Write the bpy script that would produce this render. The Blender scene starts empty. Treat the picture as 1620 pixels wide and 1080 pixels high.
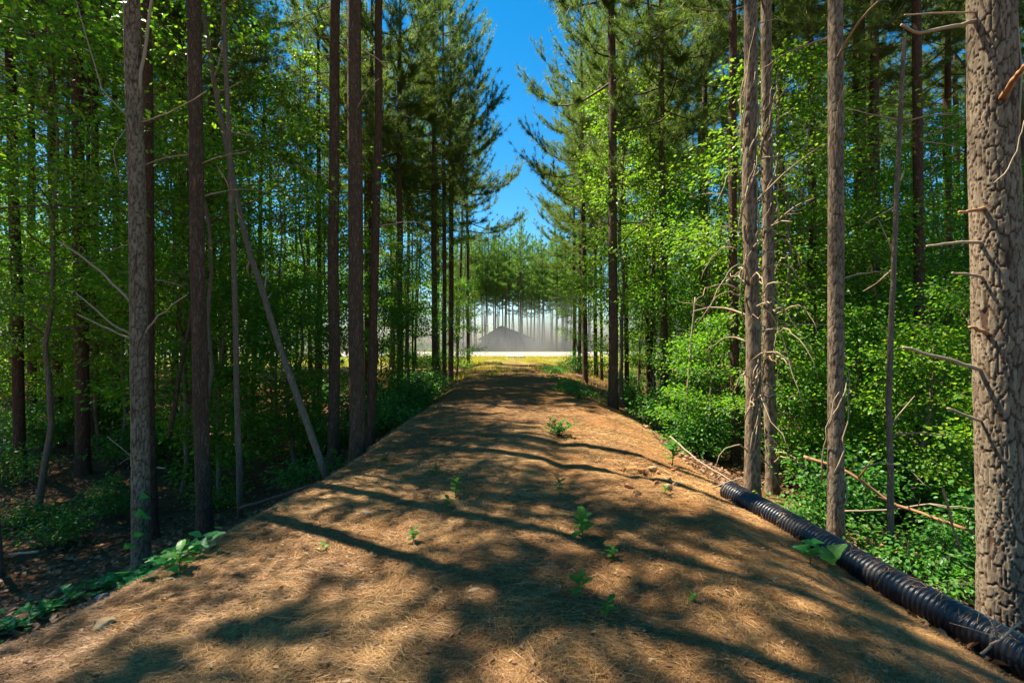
import bpy, math
import numpy as np
from mathutils import Vector

# ------------------------------------------------------------------ camera, world, sun, exposure
S = bpy.context.scene
COL = S.collection
CAM_H = 1.6
F = 765.0                                   # focal length in pixels of a 1620 px wide frame
cam = bpy.data.cameras.new('camera'); cam.lens = 17.0; cam.sensor_width = 36.0
cam.clip_start = 0.05; cam.clip_end = 3000
cam_o = bpy.data.objects.new('camera', cam); COL.objects.link(cam_o)
cam_o.location = (0, 0, CAM_H); cam_o.rotation_euler = (math.radians(90), 0, 0)
S.camera = cam_o

SUN_EL = math.radians(58)
SUN_AZ = math.atan2(-0.86, 0.50)            # from +Y towards +X: the sun stands to the left and a little ahead
W = bpy.data.worlds.new('World'); S.world = W; W.use_nodes = True
wn = W.node_tree; wn.nodes.clear()
sky = wn.nodes.new('ShaderNodeTexSky'); sky.sky_type = 'NISHITA'; sky.sun_disc = False
sky.sun_elevation = SUN_EL; sky.sun_rotation = SUN_AZ
sky.air_density = 1.0; sky.dust_density = 0.0; sky.ozone_density = 2.0; sky.altitude = 600
hsv = wn.nodes.new('ShaderNodeHueSaturation'); hsv.inputs['Saturation'].default_value = 1.42; hsv.inputs['Hue'].default_value = 0.49
bg = wn.nodes.new('ShaderNodeBackground'); bg.inputs['Strength'].default_value = 0.065
wo = wn.nodes.new('ShaderNodeOutputWorld')
wn.links.new(sky.outputs[0], hsv.inputs['Color']); wn.links.new(hsv.outputs[0], bg.inputs[0]); wn.links.new(bg.outputs[0], wo.inputs[0])

sun = bpy.data.lights.new('sun', 'SUN'); sun.energy = 5.0; sun.angle = math.radians(0.5); sun.color = (1.0, 0.92, 0.76)
sun_o = bpy.data.objects.new('sun', sun); COL.objects.link(sun_o)
to_sun = Vector((math.sin(SUN_AZ) * math.cos(SUN_EL), math.cos(SUN_AZ) * math.cos(SUN_EL), math.sin(SUN_EL)))
sun_o.rotation_euler = to_sun.to_track_quat('Z', 'Y').to_euler()

S.view_settings.view_transform = 'Standard'; S.view_settings.look = 'None'
S.view_settings.exposure = 1.75; S.view_settings.gamma = 1.0; S.view_settings.use_curve_mapping = False
S.render.engine = 'CYCLES'
cy = S.cycles
cy.use_denoising = True
cy.max_bounces = 4; cy.diffuse_bounces = 3; cy.glossy_bounces = 1; cy.transmission_bounces = 4
cy.transparent_max_bounces = 4; cy.volume_bounces = 1
cy.volume_step_rate = 1.0
cy.caustics_reflective = False; cy.caustics_refractive = False
S.render.film_transparent = False

R = np.random.default_rng(11)

# ------------------------------------------------------------------ helpers
def tag(o, label=None, cat=None, group=None, kind=None):
    if label: o['label'] = label
    if cat: o['category'] = cat
    if group: o['group'] = group
    if kind: o['kind'] = kind
    return o

def mesh_np(name, V, faces, mat=None, attrs=None, smooth=True):
    """faces: one array (n,k) or a list of such arrays"""
    if not isinstance(faces, list): faces = [faces]
    faces = [np.asarray(f, dtype=np.int32) for f in faces if len(f)]
    V = np.asarray(V, dtype=np.float32)
    m = bpy.data.meshes.new(name)
    m.vertices.add(len(V)); m.vertices.foreach_set('co', V.ravel())
    loops = np.concatenate([f.ravel() for f in faces])
    tot = np.concatenate([np.full(len(f), f.shape[1], np.int32) for f in faces])
    start = np.concatenate([[0], np.cumsum(tot)[:-1]]).astype(np.int32)
    m.loops.add(len(loops)); m.loops.foreach_set('vertex_index', loops)
    m.polygons.add(len(tot)); m.polygons.foreach_set('loop_start', start); m.polygons.foreach_set('loop_total', tot)
    if smooth: m.polygons.foreach_set('use_smooth', np.ones(len(tot), dtype=bool))
    for k, a in (attrs or {}).items():
        at = m.attributes.new(k, 'FLOAT', 'POINT'); at.data.foreach_set('value', np.asarray(a, np.float32))
    m.update(calc_edges=True)
    if mat: m.materials.append(mat)
    return m

def obj(name, me, parent=None, loc=None, rot=None, scale=None):
    o = bpy.data.objects.new(name, me); COL.objects.link(o)
    if parent: o.parent = parent
    if loc is not None: o.location = loc
    if rot is not None: o.rotation_euler = rot
    if scale is not None: o.scale = scale
    return o

def norm(a):
    a = np.asarray(a, float)
    return a / np.maximum(np.linalg.norm(a, axis=-1, keepdims=True), 1e-9)

def tube(path, rad, sides=6, cap=True):
    P = np.asarray(path, float); n = len(P)
    rad = np.broadcast_to(np.asarray(rad, float), (n,))
    T = norm(np.gradient(P, axis=0))
    mt = np.abs(T.mean(0)); ref = np.eye(3)[int(np.argmin(mt))]
    U = norm(np.cross(T, ref)); Vv = np.cross(T, U)
    a = np.linspace(0, 2 * np.pi, sides, endpoint=False)
    ring = (U[:, None, :] * np.cos(a)[None, :, None] + Vv[:, None, :] * np.sin(a)[None, :, None]) * rad[:, None, None] + P[:, None, :]
    V = ring.reshape(-1, 3)
    i = np.arange(n - 1)[:, None] * sides; j = np.arange(sides)[None, :]; j2 = (j + 1) % sides
    Q = np.stack([i + j, i + sides + j, i + sides + j2, i + j2], -1).reshape(-1, 4)
    if cap:
        V = np.vstack([V, P[:1], P[-1:]])
        c0, c1 = n * sides, n * sides + 1
        jj = np.arange(sides); k = (jj + 1) % sides
        T0 = np.stack([np.full(sides, c0), jj, k], -1)
        b = (n - 1) * sides
        T1 = np.stack([np.full(sides, c1), b + k, b + jj], -1)
        return V, Q, np.vstack([T0, T1])
    return V, Q, np.zeros((0, 3), int)

class Geo:
    def __init__(s): s.V = []; s.Q = []; s.T = []; s.n = 0
    def add(s, V, Q=None, T=None):
        s.V.append(np.asarray(V, float))
        if Q is not None and len(Q): s.Q.append(np.asarray(Q) + s.n)
        if T is not None and len(T): s.T.append(np.asarray(T) + s.n)
        s.n += len(V)
    def tube(s, p, r, sides=6, cap=True): s.add(*tube(p, r, sides, cap))
    def box(s, lo, hi):
        x0, y0, z0 = lo; x1, y1, z1 = hi
        V = [(x0,y0,z0),(x1,y0,z0),(x1,y1,z0),(x0,y1,z0),(x0,y0,z1),(x1,y0,z1),(x1,y1,z1),(x0,y1,z1)]
        s.add(V, [(0,3,2,1),(4,5,6,7),(0,1,5,4),(1,2,6,5),(2,3,7,6),(3,0,4,7)])
    def mesh(s, name, mat, smooth=True):
        f = []
        if s.Q: f.append(np.vstack(s.Q))
        if s.T: f.append(np.vstack(s.T))
        return mesh_np(name, np.vstack(s.V), f, mat, smooth=smooth)

def hash2(i, j, seed):
    h = (i.astype(np.int64) * 374761393 + j.astype(np.int64) * 668265263 + seed * 974634777) & 0x7fffffff
    h = ((h ^ (h >> 13)) * 1274126177) & 0x7fffffff
    h = (h ^ (h >> 16)) & 0xffff
    return h / 65535.0

def vnoise(x, y, seed=0):
    xi = np.floor(x); yi = np.floor(y); fx = x - xi; fy = y - yi
    fx = fx * fx * (3 - 2 * fx); fy = fy * fy * (3 - 2 * fy)
    a = hash2(xi, yi, seed); b = hash2(xi + 1, yi, seed); c = hash2(xi, yi + 1, seed); d = hash2(xi + 1, yi + 1, seed)
    return (a * (1 - fx) + b * fx) * (1 - fy) + (c * (1 - fx) + d * fx) * fy - 0.5

def sstep(a, b, x):
    t = np.clip((x - a) / (b - a), 0, 1); return t * t * (3 - 2 * t)

# ------------------------------------------------------------------ terrain height
def edge_l(y): return -2.35 - 1.9 * np.exp(-np.maximum(y, 0) / 2.8) + 0.10 * vnoise(y * 0.9, y * 0, 5)
def edge_r(y): return 1.75 + 0.45 * np.exp(-np.maximum(y, 0) / 4.0) + 0.55 * sstep(7, 15, y)

def height(x, y):
    x = np.asarray(x, float); y = np.asarray(y, float)
    s = x - 0.1
    crown = -0.012 * np.minimum(s * s, 12)
    el, er = edge_l(y), edge_r(y)
    dl = np.maximum(el + 0.35 - x, 0)
    dr = np.maximum(x - er, 0)
    zl = -1.55 + 1.25 * sstep(12, 34, y)
    zr = -1.15 + 0.75 * sstep(16, 34, y)
    left = zl * (1 - np.exp(-(dl / 1.9) ** 1.2))
    rr = np.interp(dr, [0, 0.8, 1.4, 2.3, 4, 8], [0, 0.22, 0.44, 0.80, 1.0, 1.15]) * (zr / -1.15)
    h = crown + left - rr
    h = h + sstep(0.2, 2, dl + dr) * (0.30 * vnoise(x * 0.33, y * 0.33, 1) + 0.10 * vnoise(x * 1.3, y * 1.3, 2))
    h = h + 0.045 * vnoise(x * 1.1, y * 0.8, 3) + 0.022 * vnoise(x * 4.1, y * 4.1, 4) + 0.012 * vnoise(x * 11, y * 11, 6)
    # rough dug clay beside the track's right edge
    dig = np.exp(-(((x - 1.75) / 0.55) ** 2 + ((y - 6.3) / 0.8) ** 2))
    h = h + dig * (-0.06 + 0.12 * vnoise(x * 7, y * 7, 9))
    # small drainage rut down the right half
    rut = np.exp(-((x - 0.72 - 0.12 * np.sin(y * 0.9)) / 0.18) ** 2) * sstep(1.5, 3, y) * (1 - sstep(9, 13, y))
    h = h - 0.05 * rut
    far = sstep(38, 46, y)
    h = h * (1 - far) + far * (0.02 * vnoise(x * 0.5, y * 0.5, 8)) + 0.33 * sstep(46, 57, y)
    return h

def hz(x, y): return float(height(np.array([x]), np.array([y]))[0])
def at(px, py, Y): return np.array([(px - 810) / F * Y, Y, CAM_H - (py - 540) / F * Y])
def ground_hit(px, py):
    """where the ray through a photo point meets the ground"""
    Y = np.linspace(1.2, 60, 6000)
    z = CAM_H - (py - 540) / F * Y; x = (px - 810) / F * Y
    g = height(x, Y); k = int(np.argmax(z <= g)) if np.any(z <= g) else len(Y) - 1
    return float(x[k]), float(Y[k]), float(g[k])

# ------------------------------------------------------------------ materials
class NT:
    def __init__(s, name):
        s.m = bpy.data.materials.new(name); s.m.use_nodes = True
        s.t = s.m.node_tree; s.t.nodes.clear()
        s.out = s.n('ShaderNodeOutputMaterial')
    def n(s, ty, **kw):
        nd = s.t.nodes.new(ty)
        for k, v in kw.items():
            if k in nd.inputs: nd.inputs[k].default_value = v
            else: setattr(nd, k, v)
        return nd
    def l(s, a, b): s.t.links.new(a, b)
    def ramp(s, fac, stops):
        r = s.n('ShaderNodeValToRGB'); e = r.color_ramp.elements
        while len(e) < len(stops): e.new(0.5)
        for k, (p, c) in enumerate(stops): e[k].position = p; e[k].color = (*c, 1)
        s.l(fac, r.inputs[0]); return r.outputs[0]
    def mix(s, fac, a, b, mode='MIX'):
        r = s.n('ShaderNodeMix', data_type='RGBA', blend_type=mode)
        for v, i in ((fac, 0), (a, 6), (b, 7)):
            if hasattr(v, 'is_linked'): s.l(v, r.inputs[i])
            elif i == 0: r.inputs[0].default_value = v
            else: r.inputs[i].default_value = (*v, 1)
        return r.outputs[2]
    def noise(s, vec, scale, detail=4, rough=0.6, dist=0.0):
        r = s.n('ShaderNodeTexNoise'); r.inputs['Scale'].default_value = scale; r.inputs['Detail'].default_value = detail
        r.inputs['Roughness'].default_value = rough; r.inputs['Distortion'].default_value = dist
        if vec is not None: s.l(vec, r.inputs['Vector'])
        return r.outputs[0]
    def math(s, op, a, b=0.0, clamp=False):
        r = s.n('ShaderNodeMath', operation=op, use_clamp=clamp)
        for v, i in ((a, 0), (b, 1)):
            if hasattr(v, 'is_linked'): s.l(v, r.inputs[i])
            else: r.inputs[i].default_value = v
        return r.outputs[0]
    def mapping(s, vec, scale=(1, 1, 1), rot=(0, 0, 0)):
        r = s.n('ShaderNodeMapping'); r.inputs['Scale'].default_value = scale; r.inputs['Rotation'].default_value = rot
        s.l(vec, r.inputs['Vector']); return r.outputs[0]

def leaf_mat(name, dark, mid, light, trans_tint, trans=0.45, gloss=0.45, attr='rnd', spec=0.35):
    k = NT(name)
    a = k.n('ShaderNodeAttribute', attribute_name=attr)
    oi = k.n('ShaderNodeObjectInfo')
    f = k.math('ADD', k.math('MULTIPLY', a.outputs['Fac'], 0.72), k.math('MULTIPLY', oi.outputs['Random'], 0.28))
    c = k.ramp(f, [(0.0, dark), (0.5, mid), (1.0, light)])
    p = k.n('ShaderNodeBsdfPrincipled', Roughness=gloss); k.l(c, p.inputs['Base Color'])
    p.inputs['Specular IOR Level'].default_value = spec
    tc = k.mix(1.0, c, trans_tint, 'MULTIPLY')
    tr = k.n('ShaderNodeBsdfTranslucent'); k.l(tc, tr.inputs['Color'])
    mx = k.n('ShaderNodeMixShader'); mx.inputs[0].default_value = trans
    k.l(p.outputs[0], mx.inputs[1]); k.l(tr.outputs[0], mx.inputs[2]); k.l(mx.outputs[0], k.out.inputs[0])
    return k.m

M = {}
M['leaf'] = leaf_mat('broadleaf_leaf', (0.035, 0.12, 0.012), (0.075, 0.20, 0.016), (0.22, 0.30, 0.02), (2.4, 2.2, 1.0), 0.5)
M['leaf_y'] = leaf_mat('yellow_green_leaf', (0.06, 0.15, 0.015), (0.115, 0.225, 0.02), (0.25, 0.29, 0.025), (2.0, 1.9, 0.9), 0.48)
M['shrub'] = leaf_mat('shrub_leaf', (0.026, 0.10, 0.016), (0.058, 0.185, 0.026), (0.14, 0.27, 0.032), (2.0, 2.0, 1.0), 0.42)
M['needle'] = leaf_mat('pine_needle', (0.055, 0.095, 0.024), (0.10, 0.16, 0.035), (0.18, 0.24, 0.06), (1.8, 1.8, 0.9), 0.48, 0.5)
M['needle_brightened'] = leaf_mat('brightened_far_needle', (0.07, 0.15, 0.03), (0.13, 0.24, 0.045), (0.22, 0.33, 0.07), (1.8, 1.8, 0.9), 0.48, 0.5)  # far-stand needles: greener, colour lightened to offset self-shadowing in the crowns
M['seedling'] = leaf_mat('seedling_leaf', (0.06, 0.20, 0.03), (0.10, 0.28, 0.04), (0.18, 0.36, 0.06), (1.8, 1.8, 1.0), 0.4)
M['ivy'] = leaf_mat('creeper_leaf', (0.03, 0.17, 0.04), (0.05, 0.27, 0.06), (0.09, 0.36, 0.08), (1.6, 1.8, 1.0), 0.35, 0.4)
M['grass'] = leaf_mat('grass_blade', (0.14, 0.18, 0.02), (0.30, 0.29, 0.03), (0.46, 0.37, 0.06), (1.8, 1.8, 1.0), 0.4, 0.6)
M['litter_needle'] = leaf_mat('fallen_needle', (0.075, 0.030, 0.013), (0.255, 0.124, 0.043), (0.56, 0.345, 0.13), (1, 1, 1), 0.05, 0.55)
M['litter_leaf'] = leaf_mat('fallen_leaf', (0.10, 0.045, 0.025), (0.22, 0.12, 0.06), (0.42, 0.26, 0.13), (1.2, 1.0, 0.8), 0.2, 0.6)

def bark_mat(name, plate, plate2, furrow, use_attr):
    k = NT(name); tc = k.n('ShaderNodeTexCoord').outputs['Object']
    big = k.noise(k.mapping(tc, (1, 1, 0.35)), 3.0, 3)
    fine = k.noise(k.mapping(tc, (1, 1, 0.4)), 38.0, 5, 0.7)
    col = k.mix(k.ramp(fine, [(0.3, (0, 0, 0)), (0.7, (1, 1, 1))]), plate, plate2)
    col = k.mix(k.math('MULTIPLY', big, 0.5), col, tuple(v * 0.6 for v in plate))
    if use_attr:
        fur = k.n('ShaderNodeAttribute', attribute_name='furrow').outputs['Fac']
        pl = k.n('ShaderNodeAttribute', attribute_name='plate').outputs['Fac']
        col = k.mix(1.0, col, k.ramp(pl, [(0.0, (0.62, 0.56, 0.52)), (0.5, (0.98, 0.95, 0.92)), (1.0, (1.22, 1.2, 1.14))]), 'MULTIPLY')
    else:
        def ridge(sc, zs, dist, wdt):
            n_ = k.noise(k.mapping(tc, (1, 1, zs)), sc, 2, 0.5, dist)
            return k.math('SUBTRACT', 1.0, k.math('MULTIPLY', k.math('ABSOLUTE', k.math('SUBTRACT', n_, 0.5)), wdt), True)
        fur = k.math('MULTIPLY', k.math('MAXIMUM', ridge(15, 0.22, 0.6, 11.0), k.math('MULTIPLY', ridge(32, 0.30, 0.9, 9.0), 0.8)), 0.9)
    col = k.mix(fur, col, furrow)
    p = k.n('ShaderNodeBsdfPrincipled', Roughness=0.9); p.inputs['Specular IOR Level'].default_value = 0.15
    k.l(col, p.inputs['Base Color'])
    hgt = k.math('SUBTRACT', k.math('MULTIPLY', fine, 0.55), k.math('MULTIPLY', fur, 0.0 if use_attr else 1.0))
    b = k.n('ShaderNodeBump', Strength=0.9, Distance=0.02); k.l(hgt, b.inputs['Height']); k.l(b.outputs[0], p.inputs['Normal'])
    k.l(p.outputs[0], k.out.inputs[0]); return k.m
M['bark'] = bark_mat('pine_bark', (0.13, 0.082, 0.052), (0.215, 0.145, 0.095), (0.050, 0.027, 0.017), False)
M['bark_grey'] = bark_mat('grey_pine_bark', (0.175, 0.135, 0.092), (0.29, 0.23, 0.16), (0.065, 0.036, 0.022), True)
M['bark_red'] = bark_mat('reddish_pine_bark', (0.12, 0.066, 0.042), (0.19, 0.112, 0.074), (0.045, 0.023, 0.014), False)
M['bark_smooth'] = bark_mat('sapling_bark', (0.20, 0.15, 0.10), (0.30, 0.24, 0.17), (0.14, 0.10, 0.07), False)

def wood_mat(name, a, b):
    k = NT(name); tc = k.n('ShaderNodeTexCoord').outputs['Object']
    f = k.noise(tc, 30, 5, 0.7)
    c = k.mix(f, a, b)
    p = k.n('ShaderNodeBsdfPrincipled', Roughness=0.85); p.inputs['Specular IOR Level'].default_value = 0.2
    k.l(c, p.inputs['Base Color'])
    bm = k.n('ShaderNodeBump', Strength=0.6, Distance=0.01); k.l(f, bm.inputs['Height']); k.l(bm.outputs[0], p.inputs['Normal'])
    k.l(p.outputs[0], k.out.inputs[0]); return k.m
M['deadwood'] = wood_mat('dry_wood', (0.20, 0.14, 0.09), (0.42, 0.32, 0.22))
M['redwood'] = wood_mat('broken_wood', (0.28, 0.12, 0.05), (0.40, 0.22, 0.11))
M['vine'] = wood_mat('dry_vine', (0.24, 0.17, 0.10), (0.42, 0.32, 0.20))
M['stem'] = wood_mat('green_stem', (0.07, 0.15, 0.03), (0.12, 0.2, 0.05))
M['limb'] = wood_mat('limb_bark', (0.075, 0.048, 0.034), (0.15, 0.105, 0.075))

def ground_mat(name, track):
    k = NT(name); g = k.n('ShaderNodeNewGeometry'); pos = g.outputs['Position']
    n1 = k.noise(pos, 0.9, 5, 0.6); n2 = k.noise(pos, 7.0, 6, 0.7, 0.6); n3 = k.noise(pos, 60.0, 5, 0.75, 1.2)
    st = k.noise(k.mapping(pos, (1, 0.12, 1), (0, 0, 0.5)), 140, 3, 0.7, 0.8)
    st2 = k.noise(k.mapping(pos, (0.12, 1, 1), (0, 0, 0.35)), 140, 3, 0.7, 0.8)
    fib = k.math('MAXIMUM', st, st2)
    if track:
        base = k.ramp(fib, [(0.35, (0.07, 0.031, 0.014)), (0.55, (0.20, 0.104, 0.042)), (0.78, (0.46, 0.285, 0.12))])
        tone = k.ramp(n2, [(0.3, (0.70, 0.66, 0.60)), (0.7, (1.15, 1.08, 1.0))])
        base = k.mix(1.0, base, tone, 'MULTIPLY')
        sx = k.n('ShaderNodeSeparateXYZ'); k.l(pos, sx.inputs[0])
        right = k.n('ShaderNodeMapRange'); right.inputs['From Min'].default_value = -0.6; right.inputs['From Max'].default_value = 2.4
        right.inputs['To Min'].default_value = -0.12; right.inputs['To Max'].default_value = 0.16; k.l(sx.outputs[0], right.inputs[0])
        cl = k.math('ADD', k.math('ADD', k.math('MULTIPLY', n1, 0.6), k.math('MULTIPLY', n2, 0.4)), right.outputs[0])
        clay = k.ramp(n3, [(0.3, (0.25, 0.095, 0.030)), (0.7, (0.44, 0.215, 0.072))])
        base = k.mix(k.ramp(cl, [(0.54, (0, 0, 0)), (0.68, (0.8, 0.8, 0.8))]), base, clay)
        # green-gold grass sods near the far end
        gy = k.n('ShaderNodeMapRange'); gy.inputs['From Min'].default_value = 24; gy.inputs['From Max'].default_value = 40; k.l(sx.outputs[1], gy.inputs[0])
        gm = k.math('MULTIPLY', gy.outputs[0], k.ramp(n1, [(0.42, (0, 0, 0)), (0.56, (1, 1, 1))]))
        base = k.mix(gm, base, (0.20, 0.20, 0.04))
    else:
        base = k.ramp(n3, [(0.3, (0.060, 0.030, 0.018)), (0.55, (0.15, 0.080, 0.042)), (0.8, (0.32, 0.195, 0.10))])
        tone = k.ramp(n1, [(0.3, (0.6, 0.6, 0.6)), (0.7, (1.15, 1.08, 1.0))])
        base = k.mix(1.0, base, tone, 'MULTIPLY')
        sx = k.n('ShaderNodeSeparateXYZ'); k.l(pos, sx.inputs[0])
        gy = k.n('ShaderNodeMapRange'); gy.inputs['From Min'].default_value = 30; gy.inputs['From Max'].default_value = 42; k.l(sx.outputs[1], gy.inputs[0])
        base = k.mix(k.math('MULTIPLY', gy.outputs[0], 0.85), base, (0.22, 0.215, 0.05))
    p = k.n('ShaderNodeBsdfPrincipled', Roughness=0.95); p.inputs['Specular IOR Level'].default_value = 0.1
    k.l(base, p.inputs['Base Color'])
    hh = k.math('ADD', k.math('MULTIPLY', fib, 0.5), k.math('MULTIPLY', n3, 0.6))
    b = k.n('ShaderNodeBump', Strength=0.9, Distance=0.025); k.l(hh, b.inputs['Height']); k.l(b.outputs[0], p.inputs['Normal'])
    k.l(p.outputs[0], k.out.inputs[0]); return k.m
M['track'] = ground_mat('needle_covered_track', True)
M['floor'] = ground_mat('forest_floor', False)

def rock_mat(name, a, b):
    k = NT(name); tc = k.n('ShaderNodeTexCoord').outputs['Object']
    f = k.noise(tc, 14, 6, 0.7); f2 = k.noise(tc, 60, 4, 0.7)
    c = k.mix(k.ramp(f, [(0.35, (0, 0, 0)), (0.65, (1, 1, 1))]), a, b)
    p = k.n('ShaderNodeBsdfPrincipled', Roughness=0.9); k.l(c, p.inputs['Base Color'])
    bm = k.n('ShaderNodeBump', Strength=0.7, Distance=0.01); k.l(f2, bm.inputs['Height']); k.l(bm.outputs[0], p.inputs['Normal'])
    k.l(p.outputs[0], k.out.inputs[0]); return k.m
M['rock'] = rock_mat('tan_rock', (0.27, 0.17, 0.075), (0.42, 0.30, 0.15))
M['rock_grey'] = rock_mat('grey_rock', (0.20, 0.16, 0.12), (0.34, 0.28, 0.22))
M['clod'] = rock_mat('red_clay', (0.26, 0.10, 0.035), (0.42, 0.19, 0.07))
M['gravel'] = rock_mat('pale_gravel', (0.19, 0.17, 0.148), (0.30, 0.27, 0.235))

def flat_mat(name, c, rough=0.7, spec=0.3):
    k = NT(name); tc = k.n('ShaderNodeTexCoord').outputs['Object']
    f = k.noise(tc, 6, 5, 0.7)
    col = k.mix(f, tuple(v * 0.75 for v in c), tuple(min(v * 1.2, 1) for v in c))
    p = k.n('ShaderNodeBsdfPrincipled', Roughness=rough); p.inputs['Specular IOR Level'].default_value = spec
    k.l(col, p.inputs['Base Color']); k.l(p.outputs[0], k.out.inputs[0]); return k.m
M['house_wall'] = flat_mat('grey_siding', (0.30, 0.29, 0.28))
M['house_roof'] = flat_mat('dark_shingles', (0.07, 0.068, 0.068), 0.9)
M['house_trim'] = flat_mat('pale_trim', (0.36, 0.36, 0.35))
M['glass'] = flat_mat('dark_window', (0.03, 0.035, 0.04), 0.1, 0.5)

def pipe_mat():
    k = NT('black_plastic'); tc = k.n('ShaderNodeNewGeometry').outputs['Position']
    d = k.noise(tc, 5, 5, 0.7); d2 = k.noise(tc, 70, 3, 0.7)
    dust = k.ramp(k.math('MULTIPLY', d, k.math('ADD', d2, 0.5)), [(0.46, (0, 0, 0)), (0.8, (0.4, 0.4, 0.4))])
    c = k.mix(dust, (0.012, 0.013, 0.017), (0.16, 0.12, 0.085))
    p = k.n('ShaderNodeBsdfPrincipled', Roughness=0.36); p.inputs['Specular IOR Level'].default_value = 0.55
    k.l(c, p.inputs['Base Color']); k.l(k.ramp(dust, [(0, (0.33,) * 3), (0.5, (0.75,) * 3)]), p.inputs['Roughness'])
    k.l(p.outputs[0], k.out.inputs[0]); return k.m
M['pipe'] = pipe_mat()

# ------------------------------------------------------------------ ground, track, gravel road
def axis(knots):
    out = []
    for a, b, st in knots: out += list(np.arange(a, b - 1e-6, st))
    out.append(knots[-1][1]); return np.array(out)
xs = axis([(-400, -80, 40), (-80, -20, 4), (-20, -8, 0.6), (-8, -4.2, 0.15), (-4.2, 4.8, 0.06), (4.8, 8, 0.15), (8, 20, 0.6), (20, 80, 4), (80, 400, 40)])
ys = axis([(-60, -8, 6), (-8, 1, 0.5), (1, 8, 0.06), (8, 16, 0.13), (16, 50, 0.4), (50, 64, 0.8), (64, 120, 4), (120, 600, 40)])
GX, GY = np.meshgrid(xs, ys)
GZ = height(GX, GY)
GV = np.stack([GX, GY, GZ], -1).reshape(-1, 3)
nx = len(xs)
I, J = np.meshgrid(np.arange(len(ys) - 1), np.arange(nx - 1), indexing='ij')
Q = np.stack([I * nx + J, I * nx + J + 1, (I + 1) * nx + J + 1, (I + 1) * nx + J], -1).reshape(-1, 4)
cx = GV[Q].mean(1)
on = (cx[:, 0] > edge_l(cx[:, 1]) - 0.1) & (cx[:, 0] < edge_r(cx[:, 1]) + 1.15) & (cx[:, 1] < 47) & (cx[:, 1] > -8)
def sub(name, sel, mat):
    q = Q[sel]; u, inv = np.unique(q, return_inverse=True)
    return obj(name, mesh_np(name, GV[u], inv.reshape(-1, 4), mat))
tag(sub('ground', ~on, M['floor']), 'dark leaf-strewn forest floor on both sides of the track', kind='structure')
tag(sub('dirt_track', on, M['track']), 'raised dirt track covered in brown pine needles', kind='structure')
gv = []; gx = np.linspace(-150, 150, 121)
for yy in (47.5, 49.5, 51.5, 53.5, 55.5): gv.append(np.stack([gx, yy + 0.35 * np.sin(gx * 0.9 + yy) * (1 if yy < 48 else 0.3), 0.33 * sstep(46, 57, np.full_like(gx, yy)) + 0.06 + 0.03 * (yy > 47)], -1))
gv = np.array(gv); n = len(gx)
I, J = np.meshgrid(np.arange(4), np.arange(n - 1), indexing='ij')
tag(obj('gravel_road', mesh_np('gravel_road', gv.reshape(-1, 3), np.stack([I * n + J, I * n + J + 1, (I + 1) * n + J + 1, (I + 1) * n + J], -1).reshape(-1, 4), M['gravel'])),
    'pale sunlit gravel road crossing at the far end', kind='structure')

# ------------------------------------------------------------------ leaves and needles
def leaves(P, D, N, size, width=0.62, fold=0.12):
    """ovate folded leaves: base P, direction D, normal N"""
    D = norm(D); S_ = norm(np.cross(D, N)); N = np.cross(S_, D)
    sz = np.asarray(size)[:, None]; w = sz * width * 0.5
    b = P; t = P + D * sz - N * sz * 0.10
    r1 = P + D * sz * 0.28 + S_ * w * 0.92 + N * sz * fold; r2 = P + D * sz * 0.66 + S_ * w * 0.80 + N * sz * fold * 0.6
    l1 = P + D * sz * 0.28 - S_ * w * 0.92 + N * sz * fold; l2 = P + D * sz * 0.66 - S_ * w * 0.80 + N * sz * fold * 0.6
    V = np.stack([b, r1, r2, t, l2, l1], 1).reshape(-1, 3)
    k = np.arange(len(P))[:, None] * 6
    T = np.concatenate([k + [0, 1, 2], k + [0, 2, 3], k + [0, 3, 4], k + [0, 4, 5]], 0)
    return V, T

def leaf_mesh(name, P, D, N, size, mat, rng, **kw):
    V, T = leaves(P, D, N, size, **kw)
    rnd = np.repeat(np.clip(rng.normal(0.45, 0.24, len(P)), 0, 1), 6)
    return mesh_np(name, V, T, mat, {'rnd': rnd}, smooth=False)

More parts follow.
